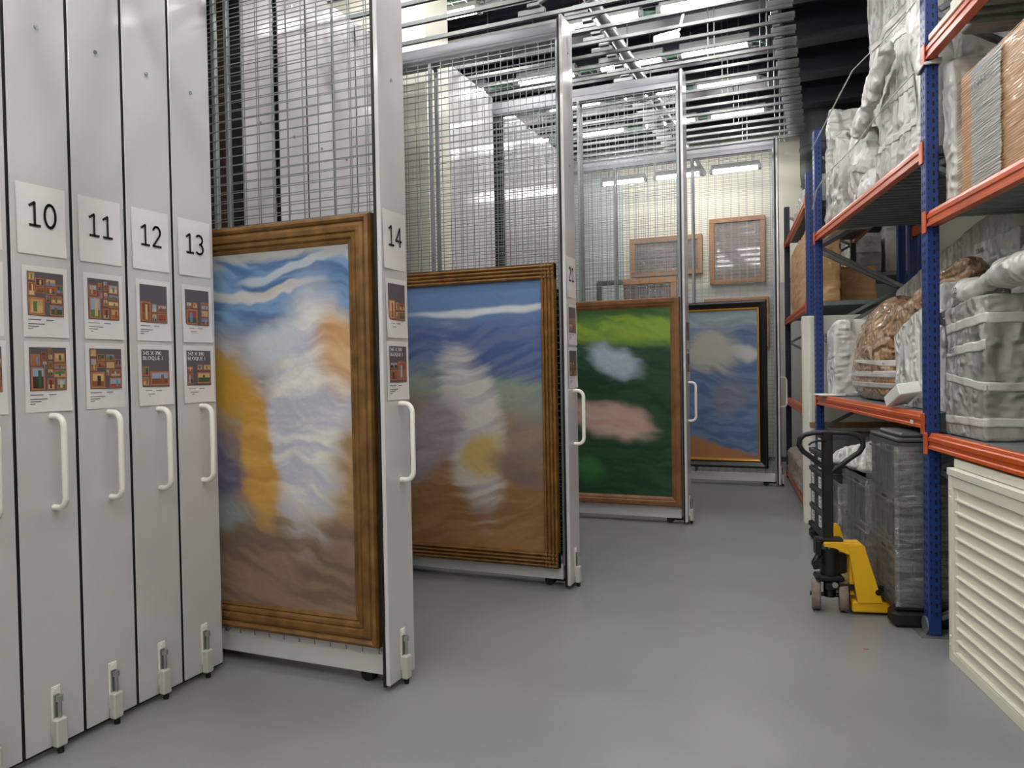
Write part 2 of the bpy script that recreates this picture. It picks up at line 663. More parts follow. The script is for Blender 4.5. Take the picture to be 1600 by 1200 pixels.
def ring_band(name, o, ta, tb, m):
    """tape ring round a loft between path parameters ta..tb"""
    ev, base, n = SURF[o.name]
    tt = np.linspace(ta, tb, 5)
    p = ev(tt, 0.004) - np.array(base[:])
    fs = []
    for i in range(4):
        for k in range(n):
            fs.append((i * n + k, i * n + (k + 1) % n, (i + 1) * n + (k + 1) % n, (i + 1) * n + k))
    mb = MB()
    mb.add([tuple(x) for x in p], fs, 0, True)
    t = mb.build(name, m, o, fix=True)
    md = t.modifiers.new('thick', 'SOLIDIFY')
    md.thickness = 0.002
    md.offset = 1
    return t


# ------------------------------------------------------------------ the room
X0, X1, Y0, Y1, ZC = -8.0, 2.7, -3.0, 13.2, 5.55


def struct(name, mb, m, parent=None):
    o = mb.build(name, m, parent)
    o['kind'] = 'structure'
    return o


struct('floor', MB().box((X0, Y0, -0.1), (X1, Y1, 0)), M['floor'])
struct('ceiling', MB().box((X0, Y0, ZC), (X1, Y1, ZC + 0.1)), M['ceiling'])
wb = struct('wall_back', MB().box((X0, Y1, 0), (X1, Y1 + 0.1, ZC)), M['wall'])
struct('wall_left', MB().box((X0 - 0.1, Y0, 0), (X0, Y1, ZC)), M['wall'])
struct('wall_right', MB().box((X1, Y0, 0), (X1 + 0.1, Y1, ZC)), M['wall'])
struct('wall_front', MB().box((X0, Y0 - 0.1, 0), (X1, Y0, ZC)), M['wall'])
struct('trim_1', MB().box((-3.3, Y1 - 0.012, 0.08), (X1, Y1, 2.95)), M['wall_grey'])
struct('baseboard_back', MB().box((X0, Y1 - 0.02, 0), (X1, Y1 - 0.001, 0.07)), M['dado'])
# pale green lining panel on the back wall and the pier between the two rack blocks
tp = struct('trim_2', MB().box((-4.4, Y1 - 0.10, 0.0), (-3.85, Y1 - 0.001, 5.0)), M['wall_green'])
struct('trim_3', MB().box((-3.84, Y1 - 0.10, 0.0), (-3.30, Y1 - 0.001, 5.0)), M['wall_green'])
struct('column', MB().bbox((-4.2, 5.60, 0), (-3.06, 6.02, ZC), 0.004), M['pier'])
for k, y in enumerate((2.4, 3.5, 4.6, 5.7, 6.8, 7.93, 9.05, 10.15, 11.25, 12.35)):
    b = MB()
    b.box((X0, y - 0.11, ZC - 0.40), (X1, y + 0.11, ZC - 0.385))
    b.box((X0, y - 0.11, ZC - 0.03), (X1, y + 0.11, ZC - 0.0))
    b.box((X0, y - 0.008, ZC - 0.39), (X1, y + 0.008, ZC - 0.02))
    struct('ceiling_beam' if k == 0 else 'ceiling_beam.%03d' % k, b, M['steel_dark'])

# ------------------------------------------------------------------ ceiling lights
LZ = 5.0


def make_lamp():
    e = empty('ceiling_light')
    hb = MB()
    hb.prism([(-0.06, 0.035), (-0.045, 0.0), (0.045, 0.0), (0.06, 0.035), (0.045, 0.075), (-0.045, 0.075)], 'x', -0.36, 0.36)
    hb.build('housing', M['lamp_body'], e)
    for sx in (-1, 1):
        MB().bbox((sx * 0.335, -0.05, -0.055), (sx * 0.39, 0.05, 0.01), 0.008).build('end_cap', M['lamp_body'], e)
    MB().cyl((-0.335, 0, -0.02), (0.335, 0, -0.02), 0.036, 14).build('tube', M['tube'], e)
    for sx in (-1, 1):
        MB().cyl((sx * 0.25, 0, 0.07), (sx * 0.25, 0, ZC - LZ), 0.006, 6).build('hanger', M['rail'], e)
    return e


lamp = make_lamp()
rows = [(7.25, 5.0, 'first'), (8.35, 5.0, 'second'), (9.45, 5.0, 'third'), (10.65, 5.0, 'fourth'), (12.3, 4.68, 'last')]
colsx = [(-1.07, 'nearest the rail ends'), (-1.97, 'over the long pipe'),
         (-2.97, 'on the closed racks side')]
first = True


def put_lamp(x, y, z, label, group):
    global first
    o = lamp if first else copy_tree(lamp)
    first = False
    o.location = (x, y, z)
    tag(o, label, 'ceiling light', group)
    return o


for (y, z, rn) in rows:
    for i, (x, cn) in enumerate(colsx):
        if rn == 'last':
            x2 = (-1.28, -2.17, -3.06)[i]
            lab = 'lit tube batten over the back wall, ' + ('nearest the black duct', 'in the middle', 'over the pale green panels')[i]
        else:
            x2 = x
            lab = 'lit tube batten, %s row from the front, %s' % (rn, cn)
        put_lamp(x2, y, z, lab, 'fluorescent battens in the picture')
put_lamp(-3.34, 6.50, 5.0, 'big lit tube batten above the tall end panel marked 14', 'fluorescent battens in the picture')
hid = 'lit tube batten hung from the ceiling outside the picture'
for y in (5.2, 4.0, 2.9, 1.75, 0.6, -0.6, -1.8):
    for x in (-4.2, -3.1, -1.97, -1.07, 0.1):
        if y > 3.5 and x in (-4.2,):
            continue
        put_lamp(x, y, 4.9, hid, 'fluorescent battens outside the picture')
for y in (-1.2, 0.9, 2.5):
    put_lamp(1.6, y, 4.9, hid, 'fluorescent battens outside the picture')
for y in (8.35, 10.65):
    put_lamp(-4.1, y, 5.0, hid, 'fluorescent battens outside the picture')
put_lamp(-1.07, 6.1, 5.0, hid, 'fluorescent battens outside the picture')
put_lamp(-1.97, 6.1, 5.0, hid, 'fluorescent battens outside the picture')

# ------------------------------------------------------------------ overhead rail system
PITCH_Y = 0.278


def slot(n):
    return 2.1945 + PITCH_Y * (n - 10)


rs = empty('rail_system', (0, 0, 4.6))
tag(rs, 'white steel overhead track system of parallel rails over the aisle', 'rail system')
# the mesh of a rail: inverted channel with two lips
rm = MB()
rm.box((-7.5, -0.014, 0.010), (-0.235, 0.014, 0.028))
rm.box((-7.5, -0.014, 0.0), (-0.235, -0.005, 0.010))
rm.box((-7.5, 0.005, 0.0), (-0.235, 0.014, 0.010))
rail0 = rm.build('rail', M['rail'], rs)
bm_ = MB()
bm_.bbox((-0.445, -0.018, 0.028), (-0.225, 0.018, 0.080), 0.004)
plate0 = bm_.build('rail_bracket', M['rail'], rs)
cm_ = MB()
cm_.bbox((-0.43, -0.03, 0.08), (-0.36, 0.03, 0.115), 0.006)
cm_.cyl((-0.38, 0, 0.12), (-0.38, 0, 0.17), 0.025, 8)
cm_.bbox((-0.415, -0.035, 0.16), (-0.345, 0.035, 0.18), 0.004)
clamp0 = cm_.build('rail_clamp', M['rail'], rs)
b2 = MB()
b2.bbox((-2.08, -0.02, 0.028), (-1.87, 0.02, 0.07), 0.004)
plate1 = b2.build('pipe_bracket', M['rail'], rs)
c2 = MB()
c2.bbox((-2.0, -0.045, 0.07), (-1.90, 0.045, 0.10), 0.006)
c2.cyl((-1.93, -0.03, 0.085), (-1.80, -0.02, 0.14), 0.014, 8)
clamp1 = c2.build('pipe_clamp', M['rail'], rs)
firstr = True
block2 = [6.34, 6.62] + [6.90 + PITCH_Y * k for k in range(15)]
block1 = [slot(n) for n in range(9, 22)]
for zz, ys in ((0.03, block2), (-0.43, block1)):
    for y in ys:
        for proto in (rail0, plate0, clamp0, plate1, clamp1):
            o = proto if firstr else proto.copy()
            if not firstr:
                COL.objects.link(o)
            o.location = (0, y, zz)
        firstr = False
MB().cyl((-1.86, 6.1, 0.20), (-1.86, 12.9, 0.20), 0.055, 14).build('support_pipe', M['alu'], rs)
MB().bbox((-0.41, 6.1, 0.20), (-0.35, 11.0, 0.24), 0.004).build('support_bar', M['rail'], rs)
for x in (-0.50, -0.56, -0.99, -1.05, -1.86):
    for y in (6.68, 7.72, 8.84, 9.98, 11.08):
        MB().cyl((x, y, 0.06 if x > -1.5 else 0.25), (x, y, ZC - 4.6), 0.006, 6).build('hanger_rod', M['galv'], rs)

# cable trays with green cables
for k, (y, rn) in enumerate(((6.45, 'over the tall end panels'), (7.42, 'by the first row of battens'), (8.52, 'by the second row of battens'),
                            (9.62, 'by the third row of battens'), (10.82, 'by the fourth row of battens'))):
    ct = empty('cable_tray', (0, y, 5.03))
    tag(ct, 'wire cable tray with green cables ' + rn, 'cable tray', 'wire cable trays under the ceiling')
    b = MB()
    for dy in (-0.07, 0.07):
        for dz in (0.0, 0.05):
            b.wire((-4.5, dy, dz), (-0.62, dy, dz), 0.005)
    for i in range(28):
        x = -4.5 + 3.88 * i / 27
        b.wire((x, -0.07, 0), (x, 0.07, 0), 0.004)
        b.wire((x, -0.07, 0), (x, -0.07, 0.05), 0.004)
        b.wire((x, 0.07, 0), (x, 0.07, 0.05), 0.004)
    w = b.build('tray_wires', M['galv'], ct, fix=False)
    w['kind'] = 'stuff'
    rng = random.Random(k)
    for j in range(4):
        pts = [(-4.4 + 3.7 * i / 14, -0.05 + 0.033 * j + rng.uniform(-0.02, 0.02), 0.012 + rng.uniform(0, 0.03)) for i in range(15)]
        if j == 0:
            e = pts[-1]
            pts += [(e[0] + 0.1, -0.09, -0.03), (e[0] + 0.16, -0.15, -0.08), (e[0] + 0.1, -0.17, -0.05)]
        MB().tube(pts, 0.009, 6).build('cable', M['cable'], ct)

# camera on the ceiling
sc_ = empty('security_camera', (-1.42, 7.55, 4.84))
tag(sc_, 'small white security camera on a bracket under the ceiling', 'camera')
b = MB()
b.tube([(-0.13, 0, 0), (-0.125, 0, 0), (-0.06, 0, 0), (0.06, 0, 0.01), (0.1, 0, 0.02), (0.12, 0, 0.03)], [0.02, 0.04, 0.05, 0.05, 0.045, 0.02], 12)
b.build('camera_body', M['white_plast'], sc_)
MB().tube([(0.05, 0, 0.03), (0.12, 0, 0.06), (0.16, 0, 0.2), (0.16, 0, ZC - 4.84)], 0.014, 8).build('bracket', M['white_plast'], sc_)

# black duct dropping from the ceiling with an elbow
du = empty('air_duct', (0.07, 12.0, 3.84))
tag(du, 'large black ribbed air duct with an elbow beside the back wall', 'duct')
DR = 0.40
MB().cyl((0, 0, 0.55), (0, 0, ZC - 3.84), DR, 32).build('duct_drop', M['duct'], du)
pts, rad = [(0, 0, 0.8), (0, 0, 0.65)], []
for k in range(10):
    a = math.pi / 2 * k / 9
    pts.append((0.56 - 0.56 * math.cos(a) if k else 0, 0.15 * math.sin(a), 0.55 - 0.5 * math.sin(a)))
pts.append((0.95, 0.24, 0.03))
MB().tube(pts, DR, 32).build('duct_elbow', M['duct'], du)
for k in range(1, 8):
    a = math.pi / 2 * k / 9
    p0 = Vector((0.56 - 0.56 * math.cos(a), 0.15 * math.sin(a), 0.55 - 0.5 * math.sin(a)))
    d = Vector((0.56 * math.sin(a), 0.15 * math.cos(a), -0.5 * math.cos(a))).normalized()
    MB().cyl(p0 - d * 0.012, p0 + d * 0.012, DR + 0.012, 32).build('duct_ring', M['duct'], du)
for z in (0.9, 1.3):
    MB().cyl((0, 0, z), (0, 0, z + 0.02), DR + 0.01, 32).build('duct_ring', M['duct'], du)

# ------------------------------------------------------------------ sliding picture racks


def rack_front(e, H, th=0.008, seal=0.139, hw=0.1315):
    p = MB()
    p.bbox((-th, -hw, 0.03), (0.0, hw, H), 0.003)
    p.build('end_panel', M['white'], e)
    MB().box((-th - 0.016, -seal, 0.02), (-th - 0.0005, seal, H - 0.02)).build('gasket_gap_shade', M['black'], e)  # black rubber seal, widened on closed racks to stand for shade between panels
    for z in (3.07, 3.88):
        MB().cyl((0, 0, z), (0.006, 0, z), 0.009, 8).build('screw', M['steel'], e)
    h = MB()
    pts = []
    z0, z1, d, rr = 1.045, 1.435, 0.075, 0.045
    for (cx, cz, a0, a1) in ((d - rr, z1 - rr, 90, 0), (d - rr, z0 + rr, 0, -90)):
        for k in range(7):
            a = R(a0 + (a1 - a0) * k / 6)
            pts.append((cx + rr * math.cos(a), 0.02, cz + rr * math.sin(a)))
    pts = [(-0.002, 0.02, z1)] + pts + [(-0.002, 0.02, z0)]
    h.tube(pts, 0.013, 10)
    h.build('handle', M['white_plast'], e)
    la = MB()
    la.bbox((0.0, -0.022, 0.075), (0.006, 0.022, 0.285), 0.003)
    la.cyl((0.006, 0, 0.268), (0.010, 0, 0.268), 0.008, 8)
    lo = la.build('latch_plate', M['white_plast'], e)
    bt = MB()
    bt.cyl((0.020, 0.004, -0.0), (0.020, 0.004, 0.235), 0.009, 10)
    bt.cyl((0.020, 0.004, 0.222), (0.020, 0.004, 0.245), 0.015, 10)
    bt.box((0.006, -0.014, 0.13), (0.012, 0.012, 0.25))
    bt.build('bolt', M['steel'], lo)
    MB().bbox((0.004, -0.024, 0.03), (0.040, 0.026, 0.150), 0.006).build('bolt_housing', M['grey_cast'], lo)
    MB().cyl((0.020, 0.004, 0.0), (0.020, 0.004, 0.03), 0.013, 10).build('bolt_foot', M['black'], lo)


def rot_yz():
    # text lies in local XY facing +Z; turn it to face +x with text running along +y
    return Matrix(((0, 0, 1, 0), (1, 0, 0, 0), (0, 1, 0, 0), (0, 0, 0, 1)))


# sign numerals drawn as pen strokes (unit height 1, advance 0.62)
def arc(cx, cy, rx, ry, a0, a1, n=14):
    return [(cx + rx * math.cos(R(a0 + (a1 - a0) * k / n)), cy + ry * math.sin(R(a0 + (a1 - a0) * k / n))) for k in range(n + 1)]


GLYPH = {
    '0': [arc(0.27, 0.5, 0.23, 0.46, 90, 450, 24)],
    '1': [[(0.06, 0.80), (0.28, 0.95), (0.28, 0.04)], [(0.06, 0.04), (0.50, 0.04)]],
    '2': [arc(0.26, 0.70, 0.20, 0.26, 160, -30) + [(0.06, 0.05), (0.06, 0.04), (0.50, 0.04)]],
    '3': [arc(0.22, 0.735, 0.21, 0.225, 140, -80), arc(0.22, 0.275, 0.25, 0.24, 80, -140)],
    '4': [[(0.40, 0.04), (0.40, 0.95), (0.04, 0.30), (0.54, 0.30)]],
}


def sign_number(txt, h, parent, y0, z0, x):
    b = MB()
    adv = 0.66 * h
    st = y0 - adv * len(txt) / 2 + 0.05 * h
    for k, ch in enumerate(txt):
        for ln in GLYPH[ch]:
            pts = [(x, st + adv * k + p[0] * h, z0 + p[1] * h) for p in ln]
            w = 0.052 * h
            for (a, c) in zip(pts[:-1], pts[1:]):
                d = Vector(c) - Vector(a)
                if d.length < 1e-6:
                    continue
                d.normalize()
                nn = Vector((0, -d.z, d.y)) * w
                e = d * w * 0.5
                A, Cc = Vector(a) - e, Vector(c) + e
                b.add([A - nn, Cc - nn, Cc + nn, A + nn], [(0, 1, 2, 3)])
    return b.build('number', M['ink'], parent, fix=False)


PAL = ['8a5a38', 'a06a40', '3f5a44', '6a88b0', 'b89a6c', '7c4a32', '40352e', 'c7a878', '587a4a', '8fa6c0', '9a4a38', 'd0b890']
PM = [mat('thumb_%d' % i, c, 0.4) for i, c in enumerate(PAL)]
FRM = mat('thumb_frame', 'b0714c', 0.4)


def curled_sheet(y0, y1, z0, z1, rng):
    """sheet of paper lifted a little at a corner"""
    n = 6
    vs, fs = [], []
    k1, k2 = rng.uniform(0.0, 0.010), rng.uniform(0, 0.008)
    for i in range(n + 1):
        for j in range(n + 1):
            U, V = i / n, j / n
            x = 0.0015 + k1 * (U * (1 - V)) ** 3 + k2 * ((1 - U) * (1 - V)) ** 3 + 0.0012 * math.sin(U * 5 + V * 3)
            vs.append((x, y0 + (y1 - y0) * U, z0 + (z1 - z0) * V))
    for i in range(n):
        for j in range(n):
            a = i * (n + 1) + j
            fs.append((a, a + n + 1, a + n + 2, a + 1))
    return MB().add(vs, fs, 0, True)


def picture_sheet(e, yc, z0, z1, rng, tiles, head=None, w=0.2):
    sh = curled_sheet(yc - w / 2, yc + w / 2, z0, z1, rng).build('picture_sheet', M['paper'], e, fix=False)
    b = MB()
    h = z1 - z0
    py0, py1 = yc - w * 0.40, yc + w * 0.40
    pz1 = z1 - 0.025
    pz0 = z0 + h * 0.30
    X = 0.0042
    b.box((X - 0.0008, py0, pz0), (X, py1, pz1), 0)
    for (a, c, dd, ee) in tiles:
        ty0, ty1 = py0 + (py1 - py0) * a, py0 + (py1 - py0) * dd
        tz0, tz1 = pz0 + (pz1 - pz0) * c, pz0 + (pz1 - pz0) * ee
        b.box((X, ty0, tz0), (X + 0.0005, ty1, tz1), 1)
        q = 0.12 * min(ty1 - ty0, tz1 - tz0)
        ci = 2 + rng.randrange(len(PM))
        cj = 2 + rng.randrange(len(PM))
        zm = tz0 + (tz1 - tz0) * rng.uniform(0.35, 0.6)
        b.box((X + 0.0005, ty0 + q, tz0 + q), (X + 0.0008, ty1 - q, zm), ci)
        b.box((X + 0.0005, ty0 + q, zm), (X + 0.0008, ty1 - q, tz1 - q), cj)
        ym = ty0 + (ty1 - ty0) * rng.uniform(0.35, 0.65)
        b.box((X + 0.0008, ym - q, tz0 + 1.5 * q), (X + 0.0011, ym + q, tz1 - 2 * q), 2 + rng.randrange(len(PM)))
    b.build('printed_picture', [M['print_dark'], FRM] + PM, sh)
    c = MB()
    for k, (a, l) in enumerate(((0.0, 0.35), (0.5, 0.2))):
        c.box((X - 0.001, py0 + a * (py1 - py0), pz0 - 0.018), (X, py0 + (a + l) * (py1 - py0), pz0 - 0.015))
    for k in range(3):
        c.box((X - 0.001, py0, pz0 - 0.036 - 0.010 * k), (X, py0 + (0.45 - 0.16 * k) * (py1 - py0), pz0 - 0.033 - 0.010 * k))
    c.build('caption_lines', M['inkgrey'], sh)
    if head:
        for k, ln in enumerate(head):
            text_obj('heading', ln, 0.026, M['print_white'], sh,
                     Matrix.Translation((X + 0.001, py0 + 0.006, pz1 - 0.026 - 0.024 * k)) @ rot_yz(), 'LEFT')
    return sh


T_MANY = [(0.02, 0.02, 0.46, 0.42), (0.02, 0.45, 0.2, 0.75), (0.22, 0.52, 0.46, 0.66), (0.22, 0.68, 0.46, 0.86), (0.5, 0.5, 0.78, 0.68),
          (0.5, 0.7, 0.78, 0.86), (0.8, 0.55, 0.99, 0.74), (0.5, 0.32, 0.6, 0.48), (0.64, 0.3, 0.96, 0.48), (0.6, 0.02, 0.98, 0.27), (0.02, 0.8, 0.2, 0.98)]
T_MANY2 = [(0.03, 0.02, 0.4, 0.55), (0.03, 0.58, 0.28, 0.84), (0.32, 0.7, 0.44, 0.9), (0.5, 0.72, 0.62, 0.95), (0.66, 0.66, 0.96, 0.88), (0.34, 0.52, 0.46, 0.68),
           (0.5, 0.52, 0.62, 0.68), (0.66, 0.5, 0.98, 0.63), (0.48, 0.34, 0.62, 0.5), (0.64, 0.3, 0.98, 0.47), (0.46, 0.02, 0.66, 0.28), (0.72, 0.02, 0.98, 0.28)]
T_FEW = [(0.02, 0.02, 0.38, 0.55), (0.42, 0.28, 0.6, 0.5), (0.42, 0.02, 0.6, 0.24), (0.64, 0.28, 0.97, 0.48), (0.64, 0.02, 0.97, 0.25)]
T_FEW2 = [(0.05, 0.02, 0.5, 0.45), (0.05, 0.48, 0.26, 0.64), (0.3, 0.48, 0.5, 0.64), (0.66, 0.46, 0.98, 0.66), (0.66, 0.25, 0.98, 0.44), (0.66, 0.02, 0.98, 0.22)]
T_ROW = [(0.02, 0.3, 0.25, 0.55), (0.02, 0.04, 0.25, 0.27), (0.3, 0.04, 0.98, 0.42)]
T_ROW2 = [(0.02, 0.04, 0.24, 0.36), (0.02, 0.4, 0.24, 0.54), (0.42, 0.06, 0.98, 0.38), (0.42, 0.44, 0.64, 0.6), (0.68, 0.44, 0.98, 0.6)]
T_SQ = [(0.04, 0.06, 0.45, 0.34), (0.04, 0.38, 0.45, 0.55), (0.5, 0.06, 0.95, 0.58)]


def sheets(e, num, seed, up, low, headU=None, headL=None):
    rng = random.Random(seed)
    dz = {10: 0.0}.get(num, 0.0)
    if num is not None:
        s = curled_sheet(-0.108, 0.108, 2.115, 2.408, rng).build('number_sheet', M['paper'], e, fix=False)
        if num != 9:
            sign_number(str(num), 0.105, s, 0.004, 2.232, 0.0045)
    picture_sheet(e, 0.008, 1.77, 2.068, rng, up, headU)
    picture_sheet(e, 0.010, 1.455, 1.752, rng, low, headL, 0.205)


def rack_body(e, L, H, mesh=True, two=True):
    b = MB()
    b.prism([(-0.07, 0.06), (0.07, 0.06), (0.07, 0.15), (0.05, 0.17), (-0.05, 0.17), (-0.07, 0.15)], 'x', -L, -0.07)
    b.build('base_rail', M['white'], e)
    t = MB()
    t.bbox((-L, -0.06, H - 0.15), (-0.045, 0.06, H - 0.02), 0.004)
    t.box((-L, -0.064, H - 0.095), (-0.045, -0.059, H - 0.085))
    t.build('top_rail', M['alu'], e)
    k = 0
    x = -1.10
    while x > -L:
        MB().bbox((x - 0.015, -0.062, 0.16), (x + 0.015, -0.036, H - 0.14), 0.004).bbox((x - 0.015, 0.036, 0.16), (x + 0.015, 0.062, H - 0.14), 0.004).build('upright', M['galv'], e)
        x -= 1.08
    MB().bbox((-0.075, -0.062, 0.16), (-0.045, 0.062, H - 0.14), 0.004).build('upright', M['galv'], e)
    rl = MB()
    for yy in (-0.03, 0.03):
        rl.cyl((-0.19, yy - 0.012, 0.035), (-0.19, yy + 0.012, 0.035), 0.035, 12)
    rl.box((-0.22, -0.012, 0.03), (-0.06, 0.012, 0.06))
    rl.build('roller', M['black'], e)
    if mesh:
        w = MB()
        for yy in (-0.066, 0.066):
            z = 0.19
            while z < H - 0.15:
                w.wire((-L, yy, z), (-0.075, yy, z), 0.0028)
                z += 0.05
            x = -0.10
            while x > -L:
                w.wire((x, yy + 0.004, 0.16), (x, yy + 0.004, H - 0.14), 0.0028)
                x -= 0.1
        o = w.build('wire_mesh', M['galv'], e, fix=False)
        o['kind'] = 'stuff'
    return e


def rack(x, y, H, label, group=None):
    e = empty('sliding_rack', (x, y, 0))
    tag(e, label, 'storage rack', group)
    return e


XP = -3.05
proto = rack(XP, slot(9), 4.12, 'closed white rack next to number ten, cut off by the picture edge', 'closed racks of the front block')
rack_front(proto, 4.12)
rack_body(proto, 2.2, 4.12, mesh=False)
closed = {9: proto}
for n in (10, 11, 12, 13):
    c = copy_tree(proto)
    c.location = (XP, slot(n), 0)
    tag(c, {10: 'closed white rack numbered ten, with two crowded picture sheets', 11: 'closed white rack numbered eleven, between racks ten and twelve',
            12: 'closed white rack numbered twelve, between racks eleven and thirteen', 13: 'closed white rack numbered thirteen, beside the pulled-out seascape'}[n],
        'storage rack', 'closed racks of the front block')
    closed[n] = c
sheets(closed[9], 9, 9, T_MANY2, T_MANY)
sheets(closed[10], 10, 10, T_MANY, T_MANY2)
sheets(closed[11], 11, 11, T_MANY2, T_MANY)
sheets(closed[12], 12, 12, T_FEW, T_ROW, None, ('345 X 390', 'BLOQUE 1'))
sheets(closed[13], 13, 13, T_FEW2, T_ROW2, None, ('345 X 390', 'BLOQUE 1'))
# bare closed racks further on
bare = rack(XP, slot(15) - 0.03, 4.07, 'first closed white rack behind the mesh of rack 14', 'closed racks behind rack 14')
rack_front(bare, 4.07)
rack_body(bare, 2.2, 4.07, mesh=False)
ordn = ['first', 'second', 'third', 'fourth', 'fifth', 'sixth', 'seventh', 'eighth', 'ninth', 'tenth', 'eleventh']
for k, n in enumerate((16, 17, 18, 19, 20)):
    c = copy_tree(bare)
    c.location = (XP, slot(n), 0)
    tag(c, '%s closed white rack behind the mesh of rack 14' % ordn[k + 1], 'storage rack', 'closed racks behind rack 14')
XQ = -3.33
HB = 4.56
b2r = rack(XQ, 7.74 - 4 * PITCH_Y, HB, 'first closed white rack past the cream column', 'closed racks past the column')
rack_front(b2r, HB)
rack_body(b2r, 2.2, HB, mesh=False)
for k in (1, 2, 3):
    c = copy_tree(b2r)
    c.location = (XQ, 7.74 - (4 - k) * PITCH_Y, 0)
    tag(c, '%s closed white rack past the cream column' % ordn[k], 'storage rack', 'closed racks past the column')
for k in range(10):
    if k == 9:
        continue
    c = copy_tree(b2r)
    c.location = (XQ, 8.02 + k * PITCH_Y, 0)
    tag(c, '%s closed white rack beyond the dark open bay past the column' % ordn[k], 'storage rack', 'closed racks beyond the open bay')

r14 = rack(-2.018, 3.325, 4.12, 'white rack 14 pulled into the aisle, holding the dark gilt framed seascape')
rack_front(r14, 4.12, 0.024, 0.122, 0.123)
rack_body(r14, 2.3, 4.12)
sheets(r14, 14, 14, T_FEW, T_SQ, None, ('345 X 390', 'BLOQUE 1'))
r21 = rack(-1.712, 5.265, 4.12, 'white rack 21 pulled into the aisle, holding the reeded gold frame')
rack_front(r21, 4.12, 0.024, 0.114, 0.115)
rack_body(r21, 3.0, 4.12)
sheets(r21, 21, 21, T_SQ, T_ROW2)
r30 = rack(-1.295, 7.755, HB, 'pulled-out white rack holding the dark green painting')
rack_front(r30, HB, 0.024, 0.110, 0.111)
rack_body(r30, 3.2, HB)
sheets(r30, None, 30, T_FEW, T_ROW)
r40 = rack(-0.557, 10.52, HB, 'farthest pulled-out white rack holding the black framed painting')
rack_front(r40, HB, 0.024, 0.110, 0.111)
rack_body(r40, 4.0, HB)
for (xx, yy, zt, lab) in ((XP - 0.035, slot(15) - 0.03 - 0.11, 3.95, 'dark picture board added to shade the open bay of rack 14'), (XQ - 0.035, 8.02 - 0.11, 4.35, 'dark picture board added to shade the open bay past the column')):
    e = empty('bay_shade_picture', (xx, yy, 0.2))  # oversized dark picture boards, added so the open bays read as shaded
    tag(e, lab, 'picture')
    MB().box((-4.3, 0.0, 0.0), (0.0, 0.03, zt - 0.2)).build('picture_shade_back', M['canvas_back'], e)
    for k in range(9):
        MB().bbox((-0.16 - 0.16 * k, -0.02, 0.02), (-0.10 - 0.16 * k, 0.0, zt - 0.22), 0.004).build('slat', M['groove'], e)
# dark backing board seen behind the mesh of rack 21
bk = empty('backing_board', (-2.8, 5.36, 0.17))
tag(bk, 'dark backed picture hung on the far side of rack 21', 'picture')
MB().box((-0.95, 0.0, 0.02), (1.04, 0.02, 2.02)).build('back_panel', M['canvas_back'], bk)
for sx in (-1, 1):
    MB().box((0.045 + sx * 0.98, 0.02, 0.02), (0.045 + sx * 0.995, 0.05, 2.02)).build('side_rail', M['wood'], bk)


# ------------------------------------------------------------------ paintings
def canvas(name, w, h, paint, parent, loc, nx, nz):
    """painted cloth: vertices coloured by paint(u, v) (u, v in 0..1), facing -y"""
    us, vs_ = np.linspace(0, 1, nx), np.linspace(0, 1, nz)
    U, V = np.meshgrid(us, vs_)
    U, V = U.ravel(), V.ravel()
    col = paint(U * w, V * h, U, V)
    rel = (fbm(np.stack([U * w * 30, V * h * 30, U * 0], 1), 3, 2) - 0.5) * 0.002
    co = np.stack([U * w, -rel, V * h], 1)
    a = (np.arange(nz - 1)[:, None] * nx + np.arange(nx - 1)[None, :]).ravel()
    q = np.stack([a, a + 1, a + nx + 1, a + nx], 1)
    me = bpy.data.meshes.new(name)
    me.from_pydata(co.tolist(), [], q.tolist())
    at = me.color_attributes.new('paint', 'FLOAT_COLOR', 'POINT')
    at.data.foreach_set('color', np.concatenate([col, np.ones((len(col), 1))], 1).astype(np.float32).ravel())
    o = bpy.data.objects.new(name, me)
    COL.objects.link(o)
    o.parent = parent
    o.location = loc
    if 'canvas' not in M:
        mt = bpy.data.materials.new('oil_paint')
        mt.use_nodes = True
        nt = mt.node_tree
        va = nt.nodes.new('ShaderNodeVertexColor')
        va.layer_name = 'paint'
        bs = nt.nodes['Principled BSDF']
        bs.inputs['Roughness'].default_value = 0.5
        bs.inputs['Specular IOR Level'].default_value = 0.3
        nt.links.new(va.outputs[0], bs.inputs['Base Color'])
        tc = nt.nodes.new('ShaderNodeTexCoord')
        no = nt.nodes.new('ShaderNodeTexNoise')
        no.inputs['Scale'].default_value = 35
        no.inputs['Detail'].default_value = 5
        bp = nt.nodes.new('ShaderNodeBump')
        bp.inputs['Strength'].default_value = 0.25
        bp.inputs['Distance'].default_value = 0.004
        nt.links.new(tc.outputs['Object'], no.inputs['Vector'])
        nt.links.new(no.outputs[0], bp.inputs['Height'])
        nt.links.new(bp.outputs[0], bs.inputs['Normal'])
        M['canvas'] = mt
    me.materials.append(M['canvas'])
    return o


def hexc(h):
    return np.array(srgb(h)[:3])


def patch(col, mask, c, c2=None, nz=None):
    k = hexc(c)[None, :]
    if c2 is not None:
        k = k * (1 - nz[:, None]) + hexc(c2)[None, :] * nz[:, None]
    return col * (1 - mask[:, None]) + k * mask[:, None]


def sstep(a, b, x):
    t = np.clip((x - a) / (b - a), 0, 1)
    return t * t * (3 - 2 * t)


